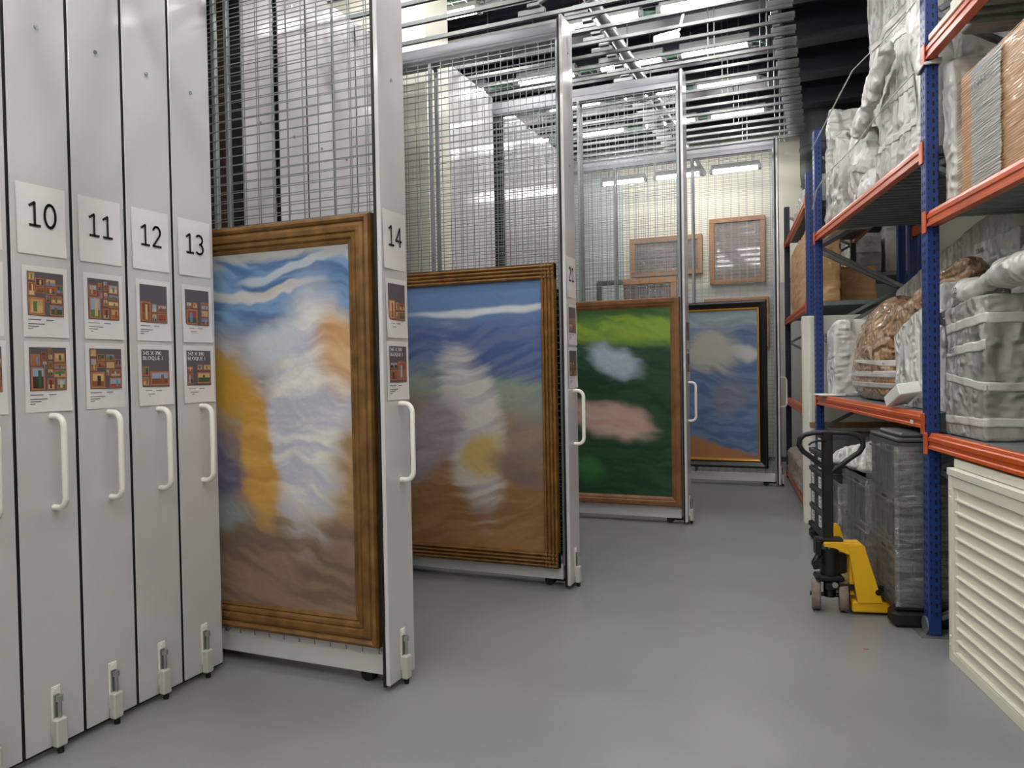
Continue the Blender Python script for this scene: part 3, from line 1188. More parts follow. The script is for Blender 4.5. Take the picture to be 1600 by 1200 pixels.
class Brush:
    """loose abstract brushwork helper over metres x, z"""
    def __init__(s, x, z, seed, ang=0.0, strokes=(3.5, 22)):
        s.x, s.z, s.seed = x, z, seed
        p = np.stack([x * 2.2, z * 2.2, x * 0 + seed], 1)
        s.wx = (fbm(p, seed, 4) - 0.5) * 0.34
        s.wz = (fbm(p + 31.7, seed + 9, 4) - 0.5) * 0.34
        ca, sa = math.cos(ang), math.sin(ang)
        xr, zr = (x + s.wx) * ca + (z + s.wz) * sa, -(x + s.wx) * sa + (z + s.wz) * ca
        s.st = fbm(np.stack([xr * strokes[0], zr * strokes[1], x * 0], 1), seed + 3, 4)
        s.n2 = fbm(np.stack([x * 7, z * 7, x * 0], 1), seed + 5, 3)

    def ell(s, cx, cz, rx, rz, ang=0, soft=0.25, warp=1.0):
        a = R(ang)
        dx, dz = s.x + s.wx * warp - cx, s.z + s.wz * warp - cz
        xr, zr = dx * math.cos(a) + dz * math.sin(a), -dx * math.sin(a) + dz * math.cos(a)
        d = np.sqrt((xr / rx) ** 2 + (zr / rz) ** 2)
        return 1 - sstep(1 - soft, 1 + soft, d + (s.st - 0.5) * 0.5)

    def above(s, z, soft=0.05, slope=0.0, warp=0.4):
        return sstep(-soft, soft, s.z + s.wz * warp - z - slope * s.x + (s.st - 0.5) * 0.12)


def paint_a(x, z, U, V):
    # abstract colour study: blue band on top, pale and ochre fields, brown ground (x measured from the right edge is w - x)
    w = x.max()
    X = w - x
    b = Brush(X, z, 11, 0.2)
    c = patch(np.zeros((len(x), 3)), np.ones(len(x)), '8a7462', '6e5c50', sstep(0.3, 0.7, b.st))
    c = patch(c, b.above(0.50, 0.08), 'b08a5a', '8f7a5c', sstep(0.3, 0.7, b.st))
    c = patch(c, b.above(1.10, 0.2), '8d8a96', 'a8a3a2', sstep(0.3, 0.7, b.st))
    c = patch(c, b.above(1.50, 0.10), '4a6a96', '6f8fb4', sstep(0.35, 0.7, b.st))
    c = patch(c, b.ell(0.7, 1.71, 0.55, 0.03, 3), 'c8c2b4', 'a9b0ba', b.n2)
    c = patch(c, b.ell(0.3, 1.80, 0.4, 0.03, -2), 'a9b4c0')
    c = patch(c, b.above(1.86, 0.03, warp=0.1), 'a3a09a', '97999e', b.st)
    c = patch(c, b.ell(0.28, 1.05, 0.27, 0.60, 6, 0.3), 'b6b8c8', 'd4d2cc', sstep(0.3, 0.7, b.st))
    c = patch(c, b.ell(0.62, 0.85, 0.13, 0.40, -8, 0.3), 'b5873f', 'c9a052', b.st)
    c = patch(c, b.ell(0.88, 1.25, 0.22, 0.16, 20, 0.4), 'c09a38', 'a87a34', b.st)
    c = patch(c, b.ell(0.95, 0.72, 0.22, 0.24, 30, 0.4), '5f5676', '7d7890', b.st)
    c = patch(c, b.ell(0.1, 1.3, 0.12, 0.18, 0, 0.5), 'b98452', 'c9b08a', b.st)
    c = patch(c, b.ell(0.95, 0.48, 0.25, 0.10, -10, 0.5), '8f9a98', '7a7e7c', b.st)
    c = patch(c, b.ell(0.5, 1.45, 0.2, 0.1, 0, 0.5), 'c4ccd2', 'a8b6c4', b.st)
    return c * (0.86 + 0.28 * b.st[:, None])


def paint_b(x, z, U, V):
    w = x.max()
    X = w - x
    b = Brush(X, z, 23, -0.25)
    c = patch(np.zeros((len(x), 3)), np.ones(len(x)), 'a27c52', '8a6542', sstep(0.3, 0.7, b.st))
    c = patch(c, b.above(0.62, 0.12, 0.12), '9a8672', '86766c', sstep(0.3, 0.7, b.st))
    c = patch(c, b.above(0.98, 0.12, 0.15), '8e9a8c', '7f8a88', sstep(0.3, 0.7, b.st))
    c = patch(c, b.above(1.25, 0.10, 0.1), '64749c', '4a5c88', sstep(0.3, 0.7, b.st))
    c = patch(c, b.above(1.72, 0.05, warp=0.2), '6480a8', '56729c', b.st)
    c = patch(c, b.ell(0.45, 1.80, 0.65, 0.025, -2, 0.5, 0.3), 'c3c8cc')
    c = patch(c, b.ell(0.62, 0.95, 0.20, 0.62, -14, 0.35), 'd0ccc6', 'b4b0b4', sstep(0.3, 0.7, b.st))
    c = patch(c, b.ell(0.93, 0.80, 0.18, 0.36, 30, 0.4), '8f858e', 'a39aa0', b.st)
    c = patch(c, b.ell(0.52, 0.72, 0.15, 0.13, 0, 0.5), 'd0b878', 'b99c62', b.st)
    c = patch(c, b.ell(0.22, 0.62, 0.22, 0.08, 22, 0.5), '7f6c66')
    return c * (0.86 + 0.28 * b.st[:, None])


def paint_c(x, z, U, V):
    w = x.max()
    X = w - x
    b = Brush(X, z, 37, 0.1)
    c = patch(np.zeros((len(x), 3)), np.ones(len(x)), '1d3f2c', '2c4a34', sstep(0.3, 0.7, b.st))
    c = patch(c, b.above(1.58, 0.06, warp=0.4), '7f9a38', '5a7d34', sstep(0.3, 0.7, b.st))
    c = patch(c, b.above(1.83, 0.04), '2f5430', '47692f', b.st)
    c = patch(c, b.ell(0.58, 1.40, 0.32, 0.15, 18, 0.35), '93a6b8', 'a9b4bc', b.st)
    c = patch(c, b.ell(0.62, 0.82, 0.42, 0.17, 10, 0.35), 'c29a88', 'b4a29c', b.st)
    c = patch(c, b.ell(0.85, 0.25, 0.12, 0.16, -30, 0.5), '3f7a3c', '2d5c34', b.st)
    return c * (0.85 + 0.3 * b.st[:, None])


def paint_d(x, z, U, V):
    w = x.max()
    X = w - x
    b = Brush(X, z, 53, 0.15)
    c = patch(np.zeros((len(x), 3)), np.ones(len(x)), '6f86a8', '52698c', sstep(0.3, 0.7, b.st))
    c = patch(c, b.above(1.75, 0.05), '7f8f9c', '94a0a6', b.st)
    c = patch(c, b.ell(0.1, 1.42, 0.25, 0.06, 8, 0.5), 'd0cec6', 'a9b4bc', b.st)
    c = patch(c, b.ell(0.62, 1.42, 0.40, 0.28, -4, 0.35), 'b9b7aa', 'a4a298', b.st)
    c = patch(c, b.ell(0.35, 0.85, 0.2, 0.25, 20, 0.5), '70748a', '8890a0', b.st)
    c = patch(c, 1 - b.above(0.02, 0.05, 0.32), 'b07f54', '9c6d46', b.st)
    return c * (0.86 + 0.28 * b.st[:, None])


def frame_sweep(mb, w, h, prof, mi=0):
    """prof: list of (d, y): d = distance from the outer edge inwards, y = depth (negative = to the viewer)"""
    ring = []
    for (d, y) in prof:
        ring.append([(d, y, d), (w - d, y, d), (w - d, y, h - d), (d, y, h - d)])
    n = len(prof)
    vs = [p for q in ring for p in q]
    fs = []
    for i in range(n - 1):
        for k in range(4):
            fs.append((i * 4 + k, i * 4 + (k + 1) % 4, (i + 1) * 4 + (k + 1) % 4, (i + 1) * 4 + k))
    mb.add(vs, fs, mi)
    return mb


def rails(w, h, prof, name, m, parent):
    """four mitred rails, each one a mesh"""
    n = len(prof)
    for k in range(4):
        vs = []
        for (d, y) in prof:
            cs = [(d, y, d), (w - d, y, d), (w - d, y, h - d), (d, y, h - d)]
            vs += [cs[k], cs[(k + 1) % 4]]
        mb = MB()
        mb.add(vs, [(2 * i, 2 * i + 1, 2 * i + 3, 2 * i + 2) for i in range(n - 1)])
        mb.add([vs[0], vs[1], vs[2 * n - 1], vs[2 * n - 2]], [(0, 1, 2, 3)])
        for e in (0, 1):
            mb.add([vs[2 * i + e] for i in range(n)], [tuple(range(n))])
        mb.build(name, m, parent)


def painting(x1, yf, z0, z1, w, fw, depth, prof, fm, paint, label, seg, name='framed_painting', liner=None):
    h = z1 - z0
    e = empty(name, (x1 - w, yf + depth, z0))
    tag(e, label, 'painting')
    rails(w, h, prof, 'frame_rail', fm, e)
    if liner:
        rails_in = [(d + fw - liner[0], y) for d, y in ((0, 0.0), (0, -0.012), (liner[0], -0.004), (liner[0], 0.0))]
        for q in ():
            pass
        lw = liner[0]
        rails(w, h, [(fw - lw, -depth * 0.4), (fw - lw, -depth * 0.85), (fw - lw * 0.4, -depth * 0.8), (fw, -depth * 0.5), (fw, -depth * 0.3)],
              'gilt_liner', liner[1], e)
    canvas('canvas', w - 2 * fw + 0.02, h - 2 * fw + 0.02, paint, e, (fw - 0.01, -depth * 0.35, fw - 0.01), seg[0], seg[1])
    MB().box((0.03, -0.005, 0.03), (w - 0.03, 0.0, h - 0.03)).build('backing', M['canvas_back'], e)
    return e


p1prof = [(0.0, 0.0), (0.0, -0.035), (0.008, -0.052), (0.022, -0.058), (0.034, -0.050), (0.040, -0.040), (0.046, -0.046), (0.060, -0.050),
          (0.082, -0.047), (0.090, -0.036), (0.096, -0.042), (0.112, -0.040), (0.122, -0.028), (0.128, -0.033), (0.142, -0.026), (0.148, -0.012), (0.150, 0.0)]
p1 = painting(-2.088, 3.195, 0.205, 2.395, 1.75, 0.15, 0.06, p1prof, M['gold'], paint_a,
              'tall seascape in blue, cream and ochre in a dark gilt moulded frame on rack 14', (230, 300))
# reeded frame with corner blocks
p2 = empty('framed_painting', (-1.797 - 2.0, 5.188, 0.148))
tag(p2, 'beach-coloured painting in a gold reeded frame with square corner blocks on rack 21', 'painting')
w2, h2, fw2 = 2.0, 2.212, 0.112
reed = [(0.0, 0.0), (0.0, -0.04)]
for k in range(4):
    d0 = 0.004 + k * 0.027
    reed += [(d0, -0.034), (d0 + 0.004, -0.048), (d0 + 0.012, -0.054), (d0 + 0.020, -0.048), (d0 + 0.024, -0.034)]
reed += [(fw2, -0.03), (fw2, 0.0)]
rails(w2, h2, reed, 'frame_rail', M['gold2'], p2)
for cx in (0, 1):
    for cz in (0, 1):
        ox, oz = cx * (w2 - fw2), cz * (h2 - fw2)
        b = MB()
        b.box((ox, -0.045, oz), (ox + fw2, -0.0, oz + fw2), 1)
        for i in range(4):
            for j in range(4):
                b.bbox((ox + 0.004 + 0.027 * i, -0.057, oz + 0.004 + 0.027 * j), (ox + 0.026 + 0.027 * i, -0.044, oz + 0.026 + 0.027 * j), 0.005, 0)
        b.build('corner_block', [M['gold2'], M['groove']], p2)
canvas('canvas', w2 - 2 * fw2 + 0.02, h2 - 2 * fw2 + 0.02, paint_b, p2, (fw2 - 0.01, -0.02, fw2 - 0.01), 240, 280)
MB().box((0.03, -0.005, 0.03), (w2 - 0.03, 0, h2 - 0.03)).build('backing', M['canvas_back'], p2)

p3prof = [(0.0, 0.0), (0.0, -0.045), (0.012, -0.05), (0.05, -0.048), (0.058, -0.04), (0.075, -0.036), (0.09, -0.024), (0.098, -0.02), (0.10, 0.0)]
p3 = painting(-1.352, 7.635, 0.18, 2.300, 2.0, 0.10, 0.05, p3prof, M['wood'], paint_c,
              'dark green painting with pale patches in a plain brown wood frame', (170, 180))
p4prof = [(0.0, 0.0), (0.0, -0.05), (0.01, -0.062), (0.03, -0.066), (0.055, -0.055), (0.08, -0.045), (0.095, -0.03), (0.10, -0.02), (0.125, -0.018), (0.125, 0.0)]
p4 = painting(-0.71, 10.385, 0.235, 2.455, 2.6, 0.125, 0.066, p4prof, M['ebony'], paint_d,
              'blue and grey painting in a black frame with a gilt inner edge', (180, 160), liner=(0.028, M['gilt']))


# crates with film on the back wall
def film_crate(x0, x1, z0, z1, y, label, mfr, fw=0.08, slats=0):
    e = empty('picture_crate', ((x0 + x1) / 2, y, z0))
    tag(e, label, 'picture crate', 'crated pictures on the back wall')
    w, h = x1 - x0, z1 - z0
    d = 0.08
    for (a, b_) in (((-w / 2, 0), (w / 2, fw)), ((-w / 2, h - fw), (w / 2, h)), ((-w / 2, fw), (-w / 2 + fw, h - fw)), ((w / 2 - fw, fw), (w / 2, h - fw))):
        MB().bbox((a[0], -d, a[1]), (b_[0], 0, b_[1]), 0.005).build('crate_rail', mfr, e)
    MB().box((-w / 2 + fw * 0.8, -0.03, fw * 0.8), (w / 2 - fw * 0.8, -0.01, h - fw * 0.8)).build('wrapped_picture', M['brown_inner'], e)
    n = 14
    vs, fs = [], []
    rng = random.Random(int(abs(x0) * 100))
    for i in range(n + 1):
        for j in range(n + 1):
            U, V = i / n, j / n
            k = 0.012 * math.sin(9 * V + 2 * U) * (1 - abs(2 * U - 1)) + 0.01 * rng.random()
            edge = max(abs(2 * U - 1), abs(2 * V - 1)) ** 8
            vs.append((-w / 2 + fw * 0.6 + (w - 1.2 * fw) * U, -d * 0.55 - k - 0.02 * edge, fw * 0.6 + (h - 1.2 * fw) * V))
    for i in range(n):
        for j in range(n):
            a = i * (n + 1) + j
            fs.append((a, a + n + 1, a + n + 2, a + 1))
    MB().add(vs, fs, 0, True).build('film', M['film_clear'], e, fix=False)
    return e


film_crate(-1.80, -0.905, 2.97, 4.07, Y1 - 0.02, 'film-wrapped brown picture in a wooden crate frame, nearest the far shelves', M['crate_wood'])
film_crate(-3.16, -1.92, 3.17, 3.84, Y1 - 0.02, 'wide film-wrapped picture crate on the wall beside the pale green panels', M['crate_wood'])
film_crate(-3.78, -2.36, 2.2, 3.15, Y1 - 0.02, 'orange wood picture crate just above the green painting', M['crate_orange'], 0.1)
film_crate(-1.9, -0.86, 1.9, 2.73, Y1 - 0.02, 'reddish picture crate whose top shows above the black frame', M['crate_wood'])

# ------------------------------------------------------------------ pallet racking
DEPTH = 0.92


def post(parent, t, s, h, m, holes=True):
    o = MB().bbox((s, t, 0.005), (s + 0.07, t + 0.09, h), 0.006).build('upright', m, parent)
    if holes:
        b = MB()
        z = 0.12
        while z < h - 0.05:
            for tt in (t + 0.028, t + 0.062):
                b.box((s - 0.0008, tt - 0.006, z), (s + 0.002, tt + 0.006, z + 0.022))
            b.box((s + 0.036, t - 0.0008, z), (s + 0.047, t + 0.002, z + 0.026))
            b.box((s + 0.010, t - 0.0008, z + 0.02), (s + 0.016, t + 0.002, z + 0.032))
            b.box((s + 0.058, t - 0.0008, z + 0.02), (s + 0.064, t + 0.002, z + 0.032))
            z += 0.05
        q = b.build('slot_holes', M['black'], o)
        q['kind'] = 'stuff'
    return o


def brace(parent, t, p0, p1):
    """p = (s, z)"""
    d = Vector((p1[0] - p0[0], 0, p1[1] - p0[1]))
    L = d.length
    ang = math.atan2(d.z, d.x)
    xf = Matrix.Translation((p0[0], t, p0[1])) @ Matrix.Rotation(-ang, 4, 'Y')
    b = MB()
    b.box((0, -0.018, -0.016), (L, -0.014, 0.016), xf=xf)
    b.box((0, -0.018, 0.012), (L, 0.014, 0.016), xf=xf)
    b.box((0, -0.018, -0.016), (L, 0.014, -0.012), xf=xf)
    b.cyl(xf @ Vector((0.02, -0.022, 0)), xf @ Vector((0.02, 0.02, 0)), 0.012, 8)
    return b.build('brace', M['galv'], parent)


def beam(parent, t0, t1, s, z1, front=True, h=0.092, m=None):
    sg = -1 if front else 1
    z0 = z1 - h
    prof = [(s + 0.05, z0), (s, z0), (s, z0 + 0.016), (s + 0.007 * 1, z0 + 0.022), (s + 0.007, z0 + 0.040), (s, z0 + 0.046), (s, z0 + 0.066),
            (s + 0.008, z0 + 0.072), (s + 0.014, z1 - 0.004), (s + 0.018, z1), (s + 0.05, z1)]
    if not front:
        prof = [(2 * s + 0.05 - a, b_) for a, b_ in prof][::-1]
    bo = MB().prism(prof, 'y', t0, t1).build('shelf_beam', m or M['orange'], parent)
    for tt, tp in ((t0, t0 - 0.06), (t1, t1 + 0.06)):
        MB().bbox((s - 0.008, min(tt, tp), z0 - 0.035), (s + 0.0, max(tt, tp), z1), 0.003).build('beam_connector', m or M['orange'], bo)
    return bo


def deck(parent, t0, t1, s0, s1, z, wid=0.31):
    t = t0
    while t + wid <= t1 + 0.01:
        n = 3
        p = []
        pw = wid / n
        for k in range(n):
            a = t + k * pw
            p += [(a + 0.002, z - 0.045), (a + 0.012, z - 0.004), (a + pw * 0.62, z - 0.004), (a + pw * 0.72, z - 0.045)]
        top = [(t + wid - 0.002, z - 0.045), (t + wid - 0.002, z), (t + 0.002, z)]
        MB().prism(p + top, 'x', s0, s1).build('deck_plank', M['deck'], parent)
        t += wid
    return


def base_plate(parent, t, s):
    b = MB()
    b.bbox((s - 0.05, t - 0.03, 0.0), (s + 0.12, t + 0.12, 0.006), 0.002)
    n = 12
    pts = [(s - 0.012 - 0.0, t + 0.0)]
    b.cyl((s - 0.01, t + 0.045, 0.055), (s - 0.002, t + 0.045, 0.055), 0.052, 16)
    b.cyl((s + 0.09, t - 0.015, 0.0), (s + 0.09, t - 0.015, 0.02), 0.01, 8)
    return b.build('base_plate', M['galv'], parent)


rk = shelf_empty('pallet_rack')
tag(rk, 'near blue and orange pallet rack standing along the aisle, full of wrapped pieces', 'shelving rack', 'pallet racks')
frames = ((0.0, 4.9), (3.02, 3.86), (-2.95, 4.9))
for t, h in frames:
    post(rk, t, 0.0, h, M['blue'], holes=t > -1)
    post(rk, t, DEPTH - 0.07, h, M['blue'], holes=False)
    base_plate(rk, t, 0.0)
    base_plate(rk, t, DEPTH - 0.07)
    zz = 0.10
    up = True
    while zz + 0.42 < h:
        brace(rk, t + 0.045, (0.075, zz), (0.845, zz + 0.42)) if up else brace(rk, t + 0.045, (0.845, zz), (0.075, zz + 0.42))
        zz += 0.44
        up = not up
for z in (1.30, 2.88):
    beam(rk, 0.10, 3.015, 0.0, z)
    beam(rk, 0.10, 3.015, DEPTH - 0.05, z, front=False)
    deck(rk, 0.14, 3.0 if z < 2 else 2.66, 0.052, DEPTH - 0.052, z - 0.004)
for z in (1.19, 2.47, 3.425):
    beam(rk, -2.855, -0.005, 0.0, z)
    beam(rk, -2.855, -0.005, DEPTH - 0.05, z, front=False)
    deck(rk, -2.82, -0.03 if z != 3.425 else -0.19, 0.052, DEPTH - 0.052, z - 0.004)
MB().bbox((-0.004, 0.245, 1.222), (-0.0005, 0.295, 1.246), 0.001).build('beam_label', M['label'], rk)

# far rack
FA = math.atan2(0.355, 3.05)
fr = empty('pallet_rack', (-0.175, 8.30, 0), FA)
tag(fr, 'far blue and orange pallet rack standing against the back wall', 'shelving rack', 'pallet racks')
LF = 2.98
for t, h in ((0.0, 3.55), (LF, 3.80)):
    post(fr, t, 0.0, h, M['blue_dark'] if t else M['blue'])
    post(fr, t, DEPTH - 0.07, h, M['blue_dark'] if t else M['blue'], holes=False)
    zz, up = 0.15, True
    while zz + 0.42 < h:
        brace(fr, t + 0.045, (0.075, zz), (0.845, zz + 0.42)) if up else brace(fr, t + 0.045, (0.845, zz), (0.075, zz + 0.42))
        zz += 0.44
        up = not up
for z in (0.14, 1.14, 2.25, 3.33):
    beam(fr, 0.1, LF - 0.01, 0.0, z)
    beam(fr, 0.1, LF - 0.01, DEPTH - 0.05, z, front=False)
    deck(fr, 0.12, LF - 0.02, 0.052, DEPTH - 0.052, z - 0.004)
# further rack behind, seen between the shelves
gr = empty('pallet_rack', (0.33, 11.5, 0), FA)
tag(gr, 'dim pallet rack seen between the shelves behind the near rack', 'shelving rack', 'pallet racks')
for t, s in ((0.0, 0.0), (0.0, 0.85), (1.45, 0.0), (1.45, 0.85)):
    post(gr, t, s, 3.6, M['blue'], holes=False)
for z in (2.86, 1.5):
    beam(gr, 0.1, 1.44, 0.0, z)
    beam(gr, 0.1, 1.44, 0.87, z, front=False)
    deck(gr, 0.12, 1.44, 0.052, 0.868, z - 0.004)

# ------------------------------------------------------------------ wrapped things on the near rack
LOW_B, MID_B, TOP_B, LOW_A, MID_A = 1.187, 2.467, 3.422, 1.297, 2.877


def hx(t0, t1, s0, s1, z0, zf, zb=None):
    """corners from t0 to t1 (U), s0 to s1 (V); zf heights at (t0,s0),(t1,s0),(t1,s1),(t0,s1)"""
    if not isinstance(zf, (list, tuple)):
        zf = (zf,) * 4
    return [(t0, s0, z0), (t1, s0, z0), (t1, s1, z0), (t0, s1, z0), (t0, s0, zf[0]), (t1, s0, zf[1]), (t1, s1, zf[2]), (t0, s1, zf[3])]


def base_of(c):
    q = [W(*p) for p in c[:4]]
    return Vector((sum(p.x for p in q) / 4, sum(p.y for p in q) / 4, min(p.z for p in q)))


def face_text(name, s, size, m, parent, base, t, ss, z, face='front', rz=0.0):
    """text on the aisle face (front) reading along -t, or on the near end face reading along +s"""
    p = W(t, ss, z) - base
    if face == 'front':
        X, Z = -ST, -SS
    else:
        X, Z = SS, -ST
    Y = Vector((0, 0, 1))
    mm = Matrix(((X.x, Y.x, Z.x, p.x), (X.y, Y.y, Z.y, p.y), (X.z, Y.z, Z.z, p.z), (0, 0, 0, 1)))
    return text_obj(name, s, size, m, parent, mm @ Matrix.Rotation(rz, 4, 'Z'), 'LEFT')


# big grey box on the low shelf of the near bay
c = hx(-0.56, 0.04, 0.09, 0.78, LOW_B, (1.945, 1.885, 1.86, 1.92))
c = [(-0.54, 0.09, LOW_B), (-0.04, 0.085, LOW_B), (-0.04, 0.80, LOW_B), (-0.42, 0.80, LOW_B),
     (-0.555, 0.09, 1.945), (-0.03, 0.085, 1.89), (-0.03, 0.80, 1.88), (-0.42, 0.80, 1.93)]
ob = wrapped('wrapped_box', c, M['wrap_g'], n=40, rad=0.05, amp=0.016, freq=6, st=(1, 1, 0.4), seed=3, big=0.02)
tag(ob, 'large grey film-wrapped box with tape bands on the low shelf above the cream cabinet', 'wrapped box', 'wrapped pieces on the near rack')
bb = base_of(c)
band('tape_band', ob, 0.80, 0.87, M['tape'], 0.0, 1, 'frontright')
band('tape_band', ob, 0.62, 0.69, M['tape'], 0.0, 2, 'front')
band('tape_band', ob, 0.34, 0.40, M['tape'], 0.10, 3, 'frontright')
band('tape_band', ob, 0.10, 0.16, M['tape'], 0.0, 4, 'frontright')
face_text('handwriting', '30891', 0.045, M['ink'], ob, bb, -0.12, 0.060, 1.645)
face_text('handwriting', '3', 0.05, M['ink'], ob, bb, -0.495, 0.36, 1.475, 'end')
# white tied roll on it
ro = loft('wrapped_roll', [(0.0, 0.20, 1.995), (-0.08, 0.20, 1.995), (-0.22, 0.20, 1.985), (-0.30, 0.20, 2.0), (-0.40, 0.20, 2.03), (-0.50, 0.20, 2.035), (-0.62, 0.20, 2.04), (-0.95, 0.22, 2.04), (-1.25, 0.25, 2.03)],
          [0.05, 0.10, 0.10, 0.07, 0.055, 0.075, 0.10, 0.11, 0.05], [0.03, 0.065, 0.065, 0.045, 0.04, 0.06, 0.075, 0.075, 0.03], M['wrap_w'], amp=0.014, freq=9, seed=5)
tag(ro, 'white tied plastic roll marked 32 lying on the grey film-wrapped box', 'wrapped roll', 'wrapped pieces on the near rack')
face_text('handwriting', '32', 0.05, M['ink'], ro, ro.location, -0.13, 0.092, 1.975)
# grey slab and box behind the roll
c = hx(-0.75, -0.05, 0.42, 0.80, 1.90, (2.36, 2.18, 2.18, 2.36))
c[4] = (-0.52, 0.46, 2.36)
c[7] = (-0.5, 0.70, 2.36)
ob = wrapped('wrapped_slab', c, M['wrap'], n=28, rad=0.06, amp=0.012, freq=5, seed=8)
tag(ob, 'grey film-wrapped peaked slab behind the white tied roll', 'wrapped slab', 'wrapped pieces on the near rack')
c = hx(0.16, 0.82, 0.55, 0.68, 2.10, (2.385, 2.375, 2.375, 2.385))
ob = wrapped('wrapped_box', c, M['wrap'], n=24, rad=0.12, amp=0.010, freq=4, seed=9)
tag(ob, 'small grey wrapped box with a faint stamp high behind the roll', 'wrapped box', 'wrapped pieces on the near rack')
face_text('handwriting', '32697', 0.045, M['ink'], ob, base_of(c), 0.72, 0.535, 2.30)
MB().bbox((-0.03, -0.02, 0), (0.03, 0.03, 0.07), 0.004).build('x', M['board']).name = 'note_card'
nc = bpy.data.objects['note_card']
nc.location = W(-1.13, 0.06, LOW_B)
tag(nc, 'small cream card standing on the low shelf edge of the near bay', 'card')

# orange striped box on the middle shelf of the near bay
c = hx(-1.45, -0.20, 0.11, 0.75, MID_B, 3.14)
ob = wrapped('wrapped_box', c, M['tan'], n=36, rad=0.03, amp=0.006, freq=9, st=(1, 1, 3), seed=12)
tag(ob, 'orange cardboard box in stretch film with a pale paper band on the middle shelf', 'wrapped box', 'wrapped pieces on the near rack')
bb = base_of(c)
b = MB()
stp = MB()
nn = 20
vs, fs = [], []
for i in range(nn + 1):
    z = MID_B + 0.012 + (3.118 - MID_B - 0.012) * i / nn
    for t in (-0.38, -0.50, -0.60, -0.72):
        p = W(t + 0.004 * math.sin(i * 0.9), 0.096 + 0.002 * math.sin(i * 2.3 + t * 30), z) - bb
        vs.append(p)
for i in range(nn):
    for k in range(3):
        a = i * 4 + k
        fs.append((a, a + 1, a + 5, a + 4))
stp.add(vs, fs, 0, True)
M['paleband'] = mat('pale_paper', 'c9d0cf', 0.35, var='b9c2c3', vscale=6, stretch=(1, 1, 6), bump=0.6, bscale=20, bstretch=(0.4, 0.4, 4))
stp.build('paper_band', M['paleband'], ob, fix=False)
M['filmline'] = mat('film_crease', '8d7656', 0.3)
ln = MB()
rng = random.Random(5)
for k in range(44):
    z = MID_B + 0.01 + 0.015 * k
    pts = []
    for i in range(9):
        t = -0.205 - 1.24 * i / 8
        pts.append(W(t, 0.0925 + rng.uniform(-0.001, 0.001), min(max(z + 0.012 * (i - 4) / 4 + rng.uniform(-0.003, 0.003), MID_B + 0.004), 3.135)) - bb)
    for a, b_ in zip(pts[:-1], pts[1:]):
        ln.wire(a, b_, 0.0016)
q = ln.build('film_creases', M['filmline'], ob, fix=False)
q['kind'] = 'stuff'
face_text('handwriting', '3 0 0 5 8', 0.05, M['inkgrey'], ob, bb, -0.40, 0.086, 3.0, rz=0.0)
c = hx(-0.168, -0.03, 0.09, 0.78, MID_B, (3.25, 3.30, 3.28, 3.25))
ob = wrapped('wrapped_board', c, M['wrap'], n=30, rad=0.1, amp=0.022, freq=6, seed=14, big=0.02)
tag(ob, 'grey film-wrapped upright piece between the orange box and the near upright', 'wrapped board', 'wrapped pieces on the near rack')
# top shelf of the near bay
b = MB()
b.bbox((-0.03, -0.62, 0.0), (0.05, 0.03, 0.035), 0.003)
tb = b.build('edge_board', M['board'])
tb.rotation_euler = (0, 0, SA)
tb.location = W(-0.05, 0.04, TOP_B + 0.008)
tag(tb, 'narrow white board lying along the top shelf beam', 'board')
b = MB()
b.bbox((-0.03, -0.62, 0.0), (0.05, 0.03, 0.035), 0.003)
tb = b.build('edge_board', M['board'])
tb.rotation_euler = (0, 0, SA)
tb.location = W(-0.36, 0.045, TOP_B + 0.0445)
tag(tb, 'second white board resting on the narrow white board', 'board')
c = hx(-0.9, -0.05, 0.16, 0.8, TOP_B, 4.0)
ob = wrapped('wrapped_box', c, M['wrap'], n=24, rad=0.1, amp=0.02, freq=5, seed=15)
tag(ob, 'grey film-wrapped piece on the top shelf behind the white boards', 'wrapped box', 'wrapped pieces on the near rack')

# far bay, low shelf
c = hx(2.64, 2.985, 0.09, 0.55, LOW_A, (2.0, 1.93, 1.95, 2.0))
ob = wrapped('wrapped_box', c, M['wrap_w'], n=30, rad=0.14, amp=0.018, freq=5, seed=21, big=0.03)
tag(ob, 'tall white film-wrapped piece next to the brown wrapped bulge', 'wrapped box', 'wrapped pieces on the near rack')
band('tape_band', ob, 0.52, 0.545, M['tape'], 0.02, 3, 'front')
# brown bulge with its long arm
bz = loft('wrapped_sculpture', [(1.80, 0.35, LOW_A + 0.01), (1.80, 0.35, 1.36), (1.80, 0.35, 1.44), (1.80, 0.35, 1.52), (1.80, 0.35, 1.60), (1.79, 0.35, 1.67), (1.72, 0.36, 1.74), (1.52, 0.38, 1.80), (1.26, 0.39, 1.89), (1.00, 0.40, 1.99), (0.74, 0.42, 2.08), (0.50, 0.42, 2.17), (0.42, 0.42, 2.20)],
          [0.16, 0.20, 0.22, 0.22, 0.22, 0.21, 0.19, 0.17, 0.15, 0.14, 0.13, 0.10, 0.03], [0.54, 0.66, 0.74, 0.76, 0.72, 0.60, 0.44, 0.28, 0.19, 0.15, 0.13, 0.10, 0.03], M['kraft'], n=64, sub=10, amp=0.018, freq=7, seed=4, st=(1, 1, 1.6), up=UPT, sq=2.8, zmin=LOW_A + 0.002)
tag(bz, 'large brown paper-wrapped bulging piece with a long raised arm and tape bands', 'wrapped sculpture', 'wrapped pieces on the near rack')
ring_band('tape_band', bz, 1.6, 2.1, M['tape'])
ring_band('tape_band', bz, 2.6, 3.15, M['tape'])
ring_band('tape_band', bz, 3.95, 4.4, M['tape'])
